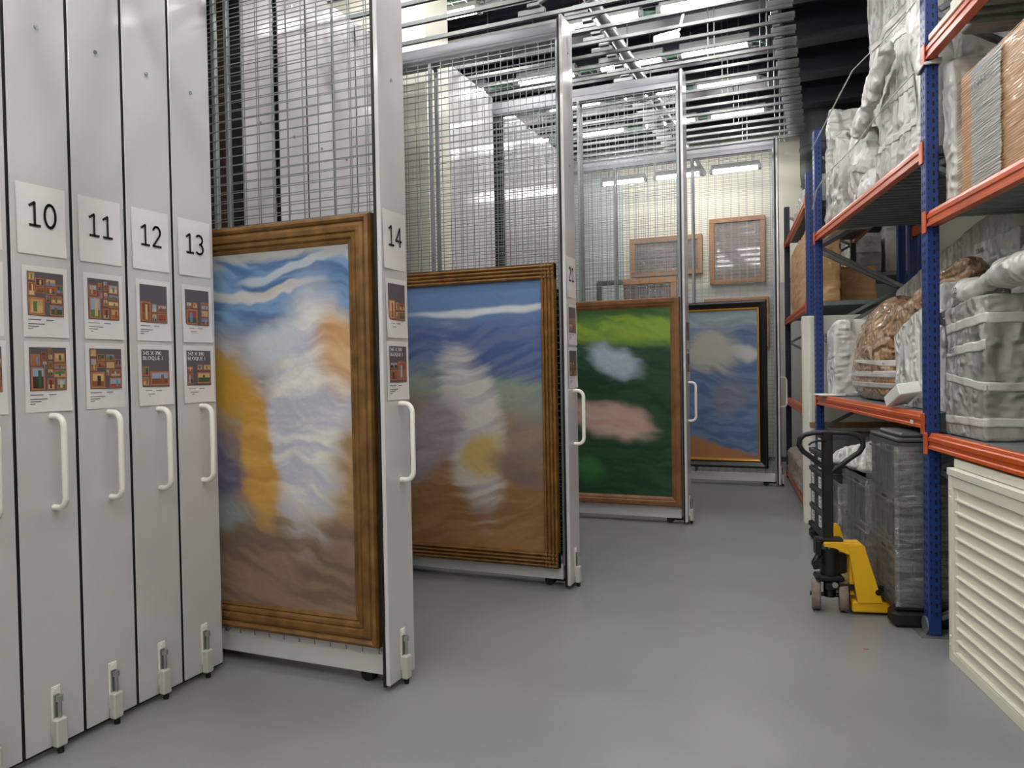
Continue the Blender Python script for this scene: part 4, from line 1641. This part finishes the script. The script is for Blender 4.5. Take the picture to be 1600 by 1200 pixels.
# grey wedge in front of the arm
c = [(0.14, 0.145, LOW_A), (1.02, 0.145, LOW_A), (0.92, 0.20, LOW_A), (0.14, 0.25, LOW_A), (0.14, 0.145, 2.07), (1.14, 0.145, 1.79), (1.0, 0.20, 1.79), (0.14, 0.25, 2.07)]
ob = wrapped('wrapped_wedge', c, M['wrap_w'], n=36, rad=0.05, amp=0.014, freq=5, seed=23, big=0.03)
tag(ob, 'pale grey wrapped wedge with a sloping top beside the near upright', 'wrapped piece', 'wrapped pieces on the near rack')
# slab behind
c = [(0.35, 0.68, LOW_A), (2.85, 0.68, LOW_A), (2.85, 0.83, LOW_A), (0.35, 0.83, LOW_A), (0.35, 0.68, 2.62), (2.98, 0.68, 2.20), (2.98, 0.83, 2.20), (0.35, 0.83, 2.62)]
c = [(0.35, 0.70, LOW_A), (2.72, 0.70, LOW_A), (2.72, 0.84, LOW_A), (0.35, 0.84, LOW_A), (0.6, 0.70, 2.66), (2.95, 0.70, 2.27), (2.95, 0.84, 2.27), (0.6, 0.84, 2.66)]
ob = wrapped('wrapped_board', c, M['wrap'], n=36, rad=0.05, amp=0.012, freq=4, seed=24)
tag(ob, 'big grey film-wrapped flat panel leaning behind the brown wrapped piece', 'wrapped board', 'wrapped pieces on the near rack')
# foam block
fb = MB().bbox((-0.07, -0.14, 0), (0.07, 0.14, 0.075), 0.006).build('foam_block', M['foam'])
fb.rotation_euler = (R(-20), R(-8), SA + R(4))
fb.location = W(0.60, 0.055, LOW_A + 0.058)
tag(fb, 'white foam block tilted on the shelf edge before the grey wedge', 'foam block')
fs_ = MB().bbox((0, 0, 0), (0.22, 0.34, 0.012), 0.003).build('foam_sheet', M['foam'])
fs_.rotation_euler = (0, 0, SA)
fs_.location = W(2.62, -0.045, LOW_A + 0.006)
tag(fs_, 'flat white foam sheet on the far end of the low orange beam', 'foam sheet')

# far bay, middle shelf
c = [(2.80, 0.05, MID_A), (2.99, 0.06, MID_A), (2.99, 0.50, MID_A), (2.80, 0.50, MID_A), (2.80, 0.06, 3.97), (2.97, 0.07, 3.98), (2.97, 0.45, 3.98), (2.80, 0.45, 3.97)]
c = [(2.62, 0.04, MID_A), (3.0, 0.09, MID_A), (3.0, 0.50, MID_A), (2.62, 0.50, MID_A), (2.66, 0.06, 3.92), (2.98, 0.12, 3.96), (2.98, 0.45, 3.96), (2.66, 0.45, 3.92)]
ob = wrapped('wrapped_board', c, M['wrap'], n=30, rad=0.08, amp=0.028, freq=5, seed=31, big=0.03)
tag(ob, 'white film-wrapped upright piece farthest along the upper shelf', 'wrapped board', 'wrapped pieces on the near rack')
c = [(0.62, 0.42, MID_A), (2.26, 0.36, MID_A), (2.62, 0.62, MID_A), (0.62, 0.86, MID_A), (0.62, 0.42, 5.0), (2.36, 0.31, 5.0), (2.70, 0.58, 5.0), (0.62, 0.86, 5.0)]
ob = wrapped('wrapped_box', c, M['wrap'], n=44, rad=0.03, amp=0.022, freq=4.5, st=(1, 1, 0.35), seed=32, big=0.02)
tag(ob, 'tallest grey film-wrapped case with handwritten tape on the upper shelf', 'wrapped box', 'wrapped pieces on the near rack')
bb = base_of(c)
band('tape_band', ob, 0.655, 0.69, M['tape'], 0.0, 1, 'frontleft')
band('tape_band', ob, 0.54, 0.585, M['tape'], 0.0, 2, 'frontleft')
face_text('handwriting', '30010 / 30011', 0.06, M['inkgrey'], ob, bb, 1.78, 0.315, 4.322, rz=0.0)
# sheeted pieces in front of the case
c = [(0.50, 0.15, MID_A), (1.52, 0.12, MID_A), (1.52, 0.34, MID_A), (0.50, 0.30, MID_A), (0.92, 0.18, 3.97), (1.12, 0.16, 3.98), (1.12, 0.30, 3.98), (0.92, 0.30, 3.97)]
ob = wrapped('draped_piece', c, M['wrap'], n=48, rad=0.05, amp=0.020, freq=5, st=(1, 1, 0.25), seed=44, big=0.05, pleat=0.012)
tag(ob, 'pleated grey sheeting tapering to a peak before the tallest case on the upper shelf', 'draped piece', 'wrapped pieces on the near rack')
band('tape_band', ob, 0.26, 0.31, M['tape'], 0.0, 1, 'frontleft')
band('tape_band', ob, 0.52, 0.58, M['tape'], 0.0, 2, 'frontleft')
band('tape_band', ob, 0.90, 0.95, M['tape'], 0.0, 3, 'frontleft')
o = loft('wrapped_bundle', [(0.30, 0.15, MID_A + 0.01), (0.30, 0.15, 3.0), (0.28, 0.15, 3.3), (0.34, 0.15, 3.52), (0.40, 0.15, 3.72), (0.40, 0.15, 3.9), (0.34, 0.15, 4.08), (0.24, 0.15, 4.3), (0.22, 0.15, 4.36)],
         [0.07, 0.09, 0.09, 0.09, 0.09, 0.09, 0.08, 0.07, 0.02], [0.10, 0.14, 0.14, 0.20, 0.26, 0.26, 0.18, 0.12, 0.03], M['wrap_w'], n=40, amp=0.010, freq=5, seed=45, up=UPT, zmin=MID_A + 0.006)
tag(o, 'smooth white plastic-wrapped bulge against the near upright on the upper shelf', 'wrapped bundle', 'wrapped pieces on the near rack')
o = loft('wrapped_bundle', [(1.66, 0.05, 3.38), (1.62, 0.05, 3.41), (1.50, 0.05, 3.46), (1.36, 0.05, 3.52), (1.24, 0.05, 3.58), (1.08, 0.05, 3.66), (0.92, 0.06, 3.73), (0.84, 0.06, 3.76)],
         [0.02, 0.045, 0.055, 0.04, 0.055, 0.05, 0.045, 0.015], [0.02, 0.07, 0.09, 0.065, 0.09, 0.085, 0.07, 0.02], M['wrap_w'], n=40, sub=8, amp=0.020, freq=11, seed=43)
tag(o, 'white plastic bundle lying slantwise across the pleated grey sheeting', 'wrapped bundle', 'wrapped pieces on the near rack')
o = loft('wrapped_bundle', [(1.76, 0.17, MID_A + 0.01), (1.74, 0.17, 2.95), (1.80, 0.17, 3.03), (1.90, 0.17, 3.14), (1.88, 0.17, 3.24), (1.94, 0.17, 3.32), (1.98, 0.17, 3.42), (2.0, 0.17, 3.50), (2.0, 0.17, 3.54)],
         [0.09, 0.10, 0.07, 0.10, 0.08, 0.09, 0.08, 0.07, 0.02], [0.20, 0.26, 0.17, 0.31, 0.22, 0.28, 0.24, 0.17, 0.03], M['wrap_w'], n=48, sub=8, amp=0.026, freq=8, seed=41, up=UPT, sq=2.5, zmin=MID_A + 0.006)
tag(o, 'white sheeted bundle tied twice, standing mid upper shelf', 'wrapped bundle', 'wrapped pieces on the near rack')
ring_band('tape_band', o, 3.75, 4.15, M['tape'])
ring_band('tape_band', o, 1.75, 2.1, M['tape'])
c = [(2.20, 0.06, MID_A), (2.58, 0.05, MID_A), (2.58, 0.22, MID_A), (2.20, 0.22, MID_A), (2.26, 0.07, 3.52), (2.58, 0.06, 3.70), (2.55, 0.20, 3.70), (2.26, 0.20, 3.52)]
ob = wrapped('wrapped_bundle', c, M['wrap'], n=36, rad=0.08, amp=0.035, freq=4.5, seed=42, big=0.05)
tag(ob, 'creased grey plastic bundle left of the white twice-tied bundle', 'wrapped bundle', 'wrapped pieces on the near rack')


# straps
def strap(pts, label):
    b = MB()
    P = [W(*p) for p in pts]
    base = P[0].copy()
    b.tube([p - base for p in P], 0.012, 6, radv=0.004)
    o = b.build('strap', M['strap'], loc=base)
    tag(o, label, 'strap', 'white tie straps across the upper shelf')
    return o


strap([(3.02, -0.02, 3.68), (2.6, -0.03, 3.71), (2.0, -0.035, 3.77), (1.45, -0.035, 3.83), (1.0, -0.03, 3.78), (0.65, -0.03, 3.73), (0.35, -0.025, 3.71), (0.09, -0.02, 3.71)],
      'white strap stretched across the upper shelf, higher of the two')
strap([(3.02, -0.02, 3.10), (2.8, -0.03, 3.23), (2.33, -0.035, 3.27), (1.8, -0.035, 3.25), (1.38, -0.035, 3.25), (0.66, -0.03, 3.30), (0.1, -0.02, 3.31)],
      'white strap stretched across the upper shelf, lower of the two')
b = MB()
b.tube([(-0.006, -0.01, 0), (0.08, -0.012, 0.01), (0.085, 0.1, 0.0), (-0.012, 0.1, -0.01)], 0.02, 6, closed=True, radv=0.006)
o = b.build('strap', M['strap'], loc=W(0, 0, 3.31))
o.rotation_euler = (0, 0, SA)
tag(o, 'white strap looped round the near blue upright under the top orange beam', 'strap', 'white tie straps across the upper shelf')

# tall white board between the racks
bd = shelf_empty('white_board', 3.27, 0, 0)
tag(bd, 'large white board standing on edge between the two blue racks', 'board')
MB().bbox((-0.08, -0.045, 0.0), (1.05, 0.045, 2.08), 0.004).build('board_panel', M['board'], bd)
MB().bbox((-0.03, -0.06, 0.965), (1.0, -0.045, 1.02), 0.003).build('batten', M['batten'], bd)
MB().bbox((-0.03, -0.055, 0.0), (0.0, -0.044, 2.07), 0.003).build('edge_strip', M['board'], bd)

# ------------------------------------------------------------------ things on the far rack


def FW(t, s, z):
    return Vector((-0.175 - math.sin(FA) * t + math.cos(FA) * s, 8.30 + math.cos(FA) * t + math.sin(FA) * s, z))


_W = W
W = FW
c = hx(0.6, 2.75, 0.07, 0.40, 2.247, (3.10, 3.08, 3.08, 3.10))
ob = wrapped('wrapped_box', c, M['tan'], n=24, rad=0.06, amp=0.02, freq=6, st=(1, 1, 2.5), seed=51, big=0.04)
tag(ob, 'orange-brown film-wrapped box on the far rack below its top shelf', 'wrapped box', 'things on the far rack')
c = hx(0.3, 2.5, 0.07, 0.38, 3.327, (3.62, 3.50, 3.50, 3.62))
ob = wrapped('wrapped_piece', c, M['wrap'], n=24, rad=0.25, amp=0.03, freq=5, seed=52, big=0.06)
tag(ob, 'grey plastic-wrapped piece on top of the far rack', 'wrapped piece', 'things on the far rack')
cb = empty('cardboard_box', FW(1.6, 0.25, 1.14), FA)
tag(cb, 'small brown cardboard box with an open flap on the far rack', 'box', 'things on the far rack')
MB().bbox((-0.16, -0.25, 0), (0.2, 0.25, 0.26), 0.004).build('box_body', M['card'], cb)
MB().box((-0.22, -0.25, 0.255), (-0.1, 0.25, 0.26), xf=Matrix.Translation((0, 0, 0)) @ Matrix.Rotation(R(12), 4, 'Y')).build('flap', M['card'], cb)
for k in range(4):
    o = MB().bbox((-0.16, -0.22, 0), (0.16, 0.22, 0.055), 0.006).build('white_tray', M['foam'])
    o.location = FW(0.95 + 0.01 * (k % 2), 0.22 + 0.015 * (k % 2), 1.138 + 0.0555 * k)
    o.rotation_euler = (0, 0, FA + 0.05 * (k % 2))
    tag(o, 'flat white foam tray, %s from the shelf in the far rack stack' % ordn[k], 'tray', 'stack of white trays on the far rack')
c = hx(0.2, 2.75, -0.02, 0.8, 0.139, 0.50)
ob = wrapped('wrapped_mattress', c, M['pink'], n=30, rad=0.3, amp=0.02, freq=6, st=(0.5, 3, 1), seed=55)
tag(ob, 'long beige film-wrapped roll at the bottom of the far rack', 'wrapped roll', 'things on the far rack')
W = _W


def GW(t, s, z):
    return Vector((0.33 - math.sin(FA) * t + math.cos(FA) * s, 11.5 + math.cos(FA) * t + math.sin(FA) * s, z))


W = FW
c = hx(1.2, 2.7, 0.47, 0.86, 2.247, (2.72, 2.72, 2.72, 2.72))
ob = wrapped('wrapped_box', c, M['tan'], n=18, rad=0.05, amp=0.015, freq=6, seed=56)
tag(ob, 'yellowish film-wrapped carton seen between the racks above the white board', 'wrapped box', 'things on the far rack')
c = hx(1.2, 2.3, 0.42, 0.84, 3.327, 3.75)
ob = wrapped('wrapped_box', c, M['wrap_w'], n=18, rad=0.06, amp=0.014, freq=5, seed=57)
tag(ob, 'white wrapped box at the back of the far rack top', 'wrapped box', 'things on the far rack')
W = GW
for k, (t0, t1, s0, s1, h) in enumerate(((0.2, 1.2, 0.08, 0.42, 0.52), (0.2, 1.2, 0.48, 0.82, 0.7))):
    c = hx(t0, t1, s0, s1, 2.857, 2.857 + h)
    ob = wrapped('wrapped_box', c, M['wrap'], n=18, rad=0.06, amp=0.014, freq=5, seed=58 + k)
    tag(ob, ('grey wrapped case with a tape band on the dim rack' if k == 0 else 'taller grey wrapped case beside the banded one on the dim rack'), 'wrapped box', 'things on the dim rack')
    if k == 0:
        band('tape_band', ob, 0.55, 0.72, M['tape'], 0, 2, 'full')
W = _W

# ------------------------------------------------------------------ pallets and crates


def make_pallet(L, D):
    """t length L, s depth D, origin at a bottom corner"""
    e = empty('plastic_pallet')
    MB().bbox((0, 0, 0.105), (D, L, 0.16), 0.012).build('pallet_deck', M['crate_dk'], e)
    for j in range(3):
        y = (L - 0.15) * j / 2
        MB().bbox((0, y, 0.0), (D, y + 0.15, 0.106), 0.025).build('pallet_runner', M['crate_dk'], e)
    return e


pa = make_pallet(1.2, 0.8)
pa.location = W(0.125, -0.155, 0)
pa.rotation_euler = (0, 0, SA)
tag(pa, 'black plastic pallet under the shrink-wrapped crates by the pallet truck', 'pallet', 'black plastic pallets')
pb = copy_tree(pa)
pb.location = W(1.42, -0.165, 0)
tag(pb, 'black plastic pallet under the labelled crates farther from the blue upright', 'pallet', 'black plastic pallets')


def make_crate(L, D, H, label=False, name='storage_crate'):
    e = empty(name)
    b = MB()
    th = 0.006
    i = 0.012
    b.box((i, i, 0.0), (D - i, L - i, 0.008))
    b.box((i, i, 0.0), (i + th, L - i, H - 0.02))
    b.box((D - i - th, i, 0.0), (D - i, L - i, H - 0.02))
    b.box((i, i, 0.0), (D - i, i + th, H - 0.02))
    b.box((i, L - i - th, 0.0), (D - i, L - i, H - 0.02))
    b.build('crate_body', M['crate'], e)
    rm = MB()
    for z in (H - 0.03, H * 0.78):
        for (a, c_) in (((0, 0), (D, 0.014)), ((0, L - 0.014), (D, L)), ((0, 0), (0.014, L)), ((D - 0.014, 0), (D, L))):
            rm.box((a[0], a[1], z), (c_[0], c_[1], z + (0.03 if z > H * 0.8 else 0.012)))
    rm.build('rim', M['crate'], e)
    ri = MB()
    for k in range(1, 5):
        y = L * k / 5
        ri.box((0.004, y - 0.006, 0.0), (0.013, y + 0.006, H - 0.03))
    for k in range(1, 4):
        x = D * k / 4
        ri.box((x - 0.006, 0.004, 0.0), (x + 0.006, 0.013, H - 0.03))
    ri.build('ribs', M['crate'], e)
    hs = MB()
    hs.box((D * 0.36, 0.008, H * 0.82), (D * 0.64, 0.0125, H * 0.88))
    hs.box((0.008, L * 0.4, H * 0.82), (0.0125, L * 0.6, H * 0.88))
    hs.build('hand_slot', M['black'], e)
    if label:
        MB().box((0.0, L * 0.30, H * 0.15), (0.0035, L * 0.66, H * 0.72)).build('paper_label', M['label'], e)
        k = MB()
        k.box((-0.0006, L * 0.36, H * 0.52), (0.0002, L * 0.44, H * 0.66))
        k.box((-0.0006, L * 0.36, H * 0.36), (0.0002, L * 0.58, H * 0.39))
        k.box((-0.0006, L * 0.36, H * 0.26), (0.0002, L * 0.52, H * 0.29))
        k.build('label_print', M['ink'], e.children[-1])
    return e


big = make_crate(0.6, 0.39, 0.318)
lev = ['bottom', 'second', 'third', 'fourth', 'fifth']
firstc = True
for row in (0, 1):
    for colm, nlev in ((0, 3), (1, 2)):
        for k in range(nlev):
            o = big if firstc else copy_tree(big)
            firstc = False
            o.location = W(0.135 + 0.652 * colm, -0.125 + 0.395 * row, 0.161 + 0.319 * k)
            o.rotation_euler = (0, 0, SA)
            tag(o, '%s grey crate of the film-wrapped %s stack, %s row' % (lev[k], ('three-high', 'two-high')[colm], ('aisle-side', 'rear')[row]),
                'crate', 'grey crates on the near pallet')
            if row == 1 and colm == 0:
                b = MB().box((0.06, -0.003, 0.07), (0.30, 0.0, 0.22))
                lb = b.build('paper_label', M['label'], o)
                text_obj('handwriting', 'CAJA', 0.06, M['ink'], lb, Matrix.Translation((0.09, -0.004, 0.15)) @ Matrix.Rotation(R(90), 4, 'X'), 'LEFT')
# labelled small crates
sm = make_crate(0.29, 0.39, 0.168, True)
firstc = True
for row in (0, 1):
    for colm, nlev in ((0, 5), (1, 4)):
        for k in range(nlev):
            o = sm if firstc else copy_tree(sm)
            firstc = False
            o.location = W(2.02 + 0.295 * colm, -0.155 + 0.395 * row, 0.161 + 0.169 * k)
            o.rotation_euler = (0, 0, SA)
            tag(o, 'labelled grey crate, %s from below, %s-high stack, %s row' % (('first', 'second', 'third', 'fourth', 'fifth')[k], ('five', 'four')[colm], ('aisle-side', 'rear')[row]),
                'crate', 'labelled grey crates on the far pallet')
md = make_crate(0.58, 0.39, 0.168)
firstc = True
for row in (0, 1):
    for k in range(3):
        o = md if firstc else copy_tree(md)
        firstc = False
        o.location = W(1.43, -0.155 + 0.395 * row, 0.161 + 0.169 * k)
        o.rotation_euler = (0, 0, SA)
        tag(o, 'long grey crate under the white bag, %s layer, %s row' % (('bottom', 'middle', 'top')[k], ('aisle-side', 'rear')[row]), 'crate', 'long grey crates under the white bag')


def film_wrap(t0, t1, s0, s1, z0, z1, label, seed):
    c = hx(t0, t1, s0, s1, z0, z1)
    o = wrapped('stretch_film', c, M['film'], n=40, rad=0.012, amp=0.003, freq=9, st=(1, 1, 2), seed=seed)
    # open at top and bottom
    bm = bmesh.new()
    bm.from_mesh(o.data)
    top = [fa for fa in bm.faces if abs(fa.normal.z) > 0.8]
    bmesh.ops.delete(bm, geom=top, context='FACES')
    bm.to_mesh(o.data)
    bm.free()
    tag(o, label, 'stretch film', 'clear film round crate stacks')
    return o


film_wrap(0.118, 0.752, -0.145, 0.685, 0.13, 1.10, 'clear stretch film wound round the three-high crate stack by the pallet truck', 71)
film_wrap(0.770, 1.404, -0.145, 0.685, 0.13, 0.80, 'clear stretch film wound round the two-high crate stack', 72)
film_wrap(1.414, 2.016, -0.176, 0.655, 0.15, 0.675, 'clear stretch film wound round the long crates under the white bag', 73)
c = [(1.02, -0.12, 0.80), (1.30, -0.12, 0.80), (1.30, 0.2, 0.80), (1.02, 0.2, 0.80), (1.02, -0.1, 1.05), (1.3, -0.1, 0.98), (1.3, 0.2, 0.98), (1.02, 0.2, 1.05)]
c = [(0.80, -0.13, 0.832), (1.98, -0.14, 0.79), (1.98, 0.25, 0.79), (0.80, 0.25, 0.832), (0.80, -0.06, 1.07), (1.90, -0.08, 0.88), (1.9, 0.2, 0.90), (0.80, 0.2, 1.07)]
ob = wrapped('plastic_bag', c, M['wrap_w'], n=30, rad=0.3, amp=0.02, freq=6, seed=75, big=0.03, flat_bottom=False)
tag(ob, 'crumpled white plastic bag lying on the film-wrapped grey crates', 'bag')
for k in range(5):
    o = MB().bbox((0, 0, 0), (0.36, 0.62, 0.03), 0.006).build('crate_lid', M['crate_dk'] if k % 2 else M['crate'])
    o.location = W(1.36 + 0.01 * (k % 3), 0.26 + 0.01 * (k % 2), 0.70 + 0.0305 * k) if k < 0 else W(1.38 + 0.008 * (k % 3), 0.27 + 0.01 * (k % 2), 0.672 + 0.0305 * k)
    o.rotation_euler = (0, 0, SA + 0.02 * (k % 2))
    tag(o, 'flat dark crate lid, %s from below in the pile behind the white bag' % ordn[k], 'lid', 'flat crate lids behind the white bag')
tr = MB()
tr.bbox((0, 0, 0), (0.38, 0.6, 0.022), 0.006)
tr.bbox((0.03, 0.05, 0.022), (0.3, 0.5, 0.05), 0.01)
o = tr.build('crate_lid', M['crate'], loc=W(0.135, -0.12, 1.121))
o.rotation_euler = (0, 0, SA)
tag(o, 'grey lid closing the three-high crate stack beside the blue upright', 'lid', None)

# ------------------------------------------------------------------ pallet truck
tk = shelf_empty('pallet_truck', 0.44, -0.44, 0)
tag(tk, 'yellow and black hand pallet truck parked before the wrapped crates', 'pallet truck')
# local x = s, y = t ; steering column at origin; forks run to +x
for yy in (-0.27 + 0.19, 0.27 + 0.19 - 0.155):
    pass
FY = (-0.10, 0.40)
plate = [(0.08, 0.405), (0.125, 0.405), (0.185, 0.44), (0.30, 0.10), (0.345, 0.095), (0.345, 0.02), (0.115, 0.02), (0.105, 0.10), (0.135, 0.11)]
for k, y in enumerate(FY):
    b = MB()
    # sloping side plate
    b.prism([(0.075, 0.44), (0.160, 0.452), (0.178, 0.435), (0.280, 0.09), (0.135, 0.085), (0.085, 0.40)], 'y', y - 0.012 if k == 0 else y + 0.15, y + 0.010 if k == 0 else y + 0.172)
    b.build('side_plate', M['yellow'], tk)
    b = MB()
    b.bbox((0.105, y, 0.02), (0.345, y + 0.16, 0.088), 0.008)
    b.bbox((0.34, y, 0.045), (1.25, y + 0.16, 0.095), 0.008)
    b.build('fork', M['yellow'], tk)
    MB().cyl((0.255, y - 0.016, 0.155), (0.255, y - 0.005, 0.155), 0.019, 10).build('bolt', M['truck_blk'], tk)
    MB().cyl((1.12, y + 0.04, 0.032), (1.12, y + 0.12, 0.032), 0.032, 14).build('fork_roller', M['tyre'], tk)
b = MB()
b.prism([(-0.05, 0.452), (0.165, 0.455), (0.185, 0.435), (0.175, 0.415), (0.09, 0.418), (0.04, 0.43), (-0.05, 0.44)], 'y', -0.104, 0.03)
b.build('top_plate', M['yellow'], tk)
# curved nose reaching the pump
b = MB()
b.prism([(-0.06, 0.453), (0.09, 0.455), (0.09, 0.385), (0.05, 0.405), (0.0, 0.428), (-0.06, 0.435)], 'y', -0.105, -0.06)
b.build('nose_plate', M['yellow'], tk)
MB().bbox((0.10, -0.06, 0.12), (0.125, 0.52, 0.38), 0.004).build('back_plate', M['yellow'], tk)
MB().cyl((-0.01, 0.0, 0.235), (-0.01, 0.0, 0.40), 0.058, 20).build('pump_cylinder', M['truck_blk'], tk)
MB().cyl((-0.01, 0.0, 0.40), (-0.01, 0.0, 0.445), 0.022, 12).build('piston', M['steel'], tk)
MB().bbox((-0.10, -0.06, 0.195), (0.07, 0.07, 0.235), 0.012).build('pump_base', M['truck_blk'], tk)
b = MB()
b.cyl((-0.01, 0, 0.09), (-0.01, 0, 0.2), 0.038, 14)
b.box((0.02, -0.03, 0.15), (0.18, 0.03, 0.19))
b.build('steering_stem', M['truck_blk'], tk)
b = MB()
b.bbox((-0.05, -0.075, 0.15), (0.3, -0.05, 0.19), 0.004)
b.build('push_rod', M['truck_blk'], tk)
MB().cyl((0.005, -0.085, 0.185), (0.005, -0.06, 0.185), 0.018, 12).build('pivot_pin', M['steel'], tk)
VA = -SA + R(2)  # the steered wheels face the camera: axle runs across the view
ca, sa = math.cos(VA), math.sin(VA)
MB().cyl((-0.12 * ca - 0.01, -0.12 * sa, 0.1), (0.12 * ca - 0.01, 0.12 * sa, 0.1), 0.014, 10).build('axle', M['truck_blk'], tk)
for sg in (-1, 1):
    cx, cy = -0.01 + sg * 0.082 * ca, sg * 0.082 * sa
    wb_ = MB()
    n = 28
    prof = [(-0.028, 0.09), (-0.024, 0.099), (0.024, 0.099), (0.028, 0.09)]
    vs, fs = [], []
    for (a, rr) in [(-0.028, 0.05)] + prof + [(0.028, 0.05)]:
        for k in range(n):
            th = 2 * math.pi * k / n
            vs.append((cx + a * ca - rr * math.cos(th) * sa, cy + a * sa + rr * math.cos(th) * ca, 0.1 + rr * math.sin(th)))
    for i in range(5):
        for k in range(n):
            fs.append((i * n + k, i * n + (k + 1) % n, (i + 1) * n + (k + 1) % n, (i + 1) * n + k))
    wb_.add(vs, fs, 0, True)
    wo = wb_.build('steer_wheel', M['tyre'], tk)
    MB().cyl((cx - 0.024 * ca, cy - 0.024 * sa, 0.1), (cx + 0.024 * ca, cy + 0.024 * sa, 0.1), 0.052, 16).build('wheel_hub', M['truck_blk'], wo)
# drawbar turned to face the aisle entrance
hd = MB()
hx_ = -0.02
hd.bbox((hx_ - 0.032, -0.03, 0.46), (hx_ + 0.032, 0.012, 1.165), 0.006)
hd.build('drawbar', M['truck_blk'], tk)
MB().bbox((-0.10, -0.04, 0.44), (0.07, 0.04, 0.475), 0.008).build('drawbar_yoke', M['truck_blk'], tk)
MB().bbox((-0.10, -0.05, 0.36), (-0.065, 0.05, 0.46), 0.008).build('yoke_arm', M['truck_blk'], tk)
pts = []
HWID, ZT, ZB, CX = 0.185, 1.145, 0.90, -0.0
loop = [(0.0, 0.90), (-0.06, 0.945), (-0.12, 0.995), (-0.165, 1.03), (-0.19, 1.07), (-0.185, 1.11), (-0.155, 1.14), (-0.10, 1.153), (-0.03, 1.155), (0.04, 1.155), (0.11, 1.153),
        (0.16, 1.14), (0.19, 1.11), (0.192, 1.07), (0.168, 1.03), (0.12, 0.995), (0.06, 0.945)]
pts = [(CX + p[0] * ca, -0.012 + p[0] * sa, p[1]) for p in loop]
MB().tube(pts, 0.0165, 10, closed=True).build('grip_loop', M['truck_blk'], tk)
MB().tube([(-0.03, -0.03, 1.105), (-0.08, -0.04, 1.105), (-0.12, -0.045, 1.095), (-0.14, -0.045, 1.078)], 0.007, 8).build('release_lever', M['truck_blk'], tk)
b = MB()
b.tube([(-0.085, -0.03, 0.36), (-0.11, -0.05, 0.32), (-0.10, -0.05, 0.28)], 0.02, 8)
b.cyl((-0.10, -0.07, 0.31), (-0.10, -0.03, 0.31), 0.03, 10)
b.build('pump_pedal', M['truck_blk'], tk)
MB().cyl((0.06, 0.02, 0.30), (0.06, 0.05, 0.30), 0.07, 16).build('pump_lever_cam', M['truck_blk'], tk)

# ------------------------------------------------------------------ cream plan cabinet under the near bay
cab = shelf_empty('plan_cabinet', -0.355, -0.015, 0)
tag(cab, 'cream metal cabinet with ribbed horizontal drawer fronts under the low orange beam', 'cabinet')
CL, CD, CH = 2.0, 0.85, 1.035
b = MB()
b.bbox((0.03, -CL, 0.01), (CD, 0.0, CH - 0.03), 0.004)
b.build('cabinet_body', M['cream'], cab)
MB().bbox((0.0, -0.04, 0.0), (0.045, 0.012, CH - 0.04), 0.003).build('end_stile', M['cream'], cab)
MB().bbox((0.002, -CL, 0.0), (0.045, -0.04, 0.055), 0.003).build('plinth', M['cream'], cab)
MB().bbox((0.002, -CL, CH - 0.10), (0.045, -0.04, CH - 0.042), 0.003).build('top_rail', M['cream'], cab)
MB().bbox((-0.006, -CL - 0.01, CH - 0.04), (CD + 0.01, 0.015, CH), 0.004).build('cabinet_top', M['cream'], cab)
nd = 13
dz = (CH - 0.10 - 0.055) / nd
for k in range(nd):
    z = 0.055 + dz * k
    b = MB()
    b.prism([(0.020, z + 0.014), (0.020, z + dz - 0.001), (0.032, z + dz - 0.001), (0.032, z + 0.0), (0.006, z), (0.002, z + 0.004), (0.002, z + 0.010), (0.006, z + 0.014)], 'y', -CL + 0.02, -0.075)
    b.build('drawer_front', M['cream'], cab)
MB().bbox((0.012, -0.078, 0.055), (0.034, -0.042, CH - 0.10), 0.002).build('inner_stile', M['cream'], cab)
for z in (0.09, 0.135, 0.88, 0.92):
    MB().cyl((-0.004, -0.012, z), (0.0, -0.012, z), 0.007, 8).build('rivet', M['white_plast'], cab)
up_ = MB().bbox((0.02, -CL, 0.0), (CD - 0.05, -0.0, 0.045), 0.003).build('flat_case', M['cream'])
up_.location = W(-0.355, -0.01, CH + 0.003)
up_.rotation_euler = (0, 0, SA)
tag(up_, 'thin cream case lying on the ribbed cabinet under the orange beam', 'case')

# scrap of red tape on the floor
rt = MB().bbox((-0.012, -0.004, 0), (0.014, 0.004, 0.0015), 0.0005).build('tape_scrap', M['redmark'])
rt.location = (0.19, 4.62, 0.0005)
rt.rotation_euler = (0, 0, 0.3)
tag(rt, 'tiny scrap of red tape on the grey floor', 'tape scrap')
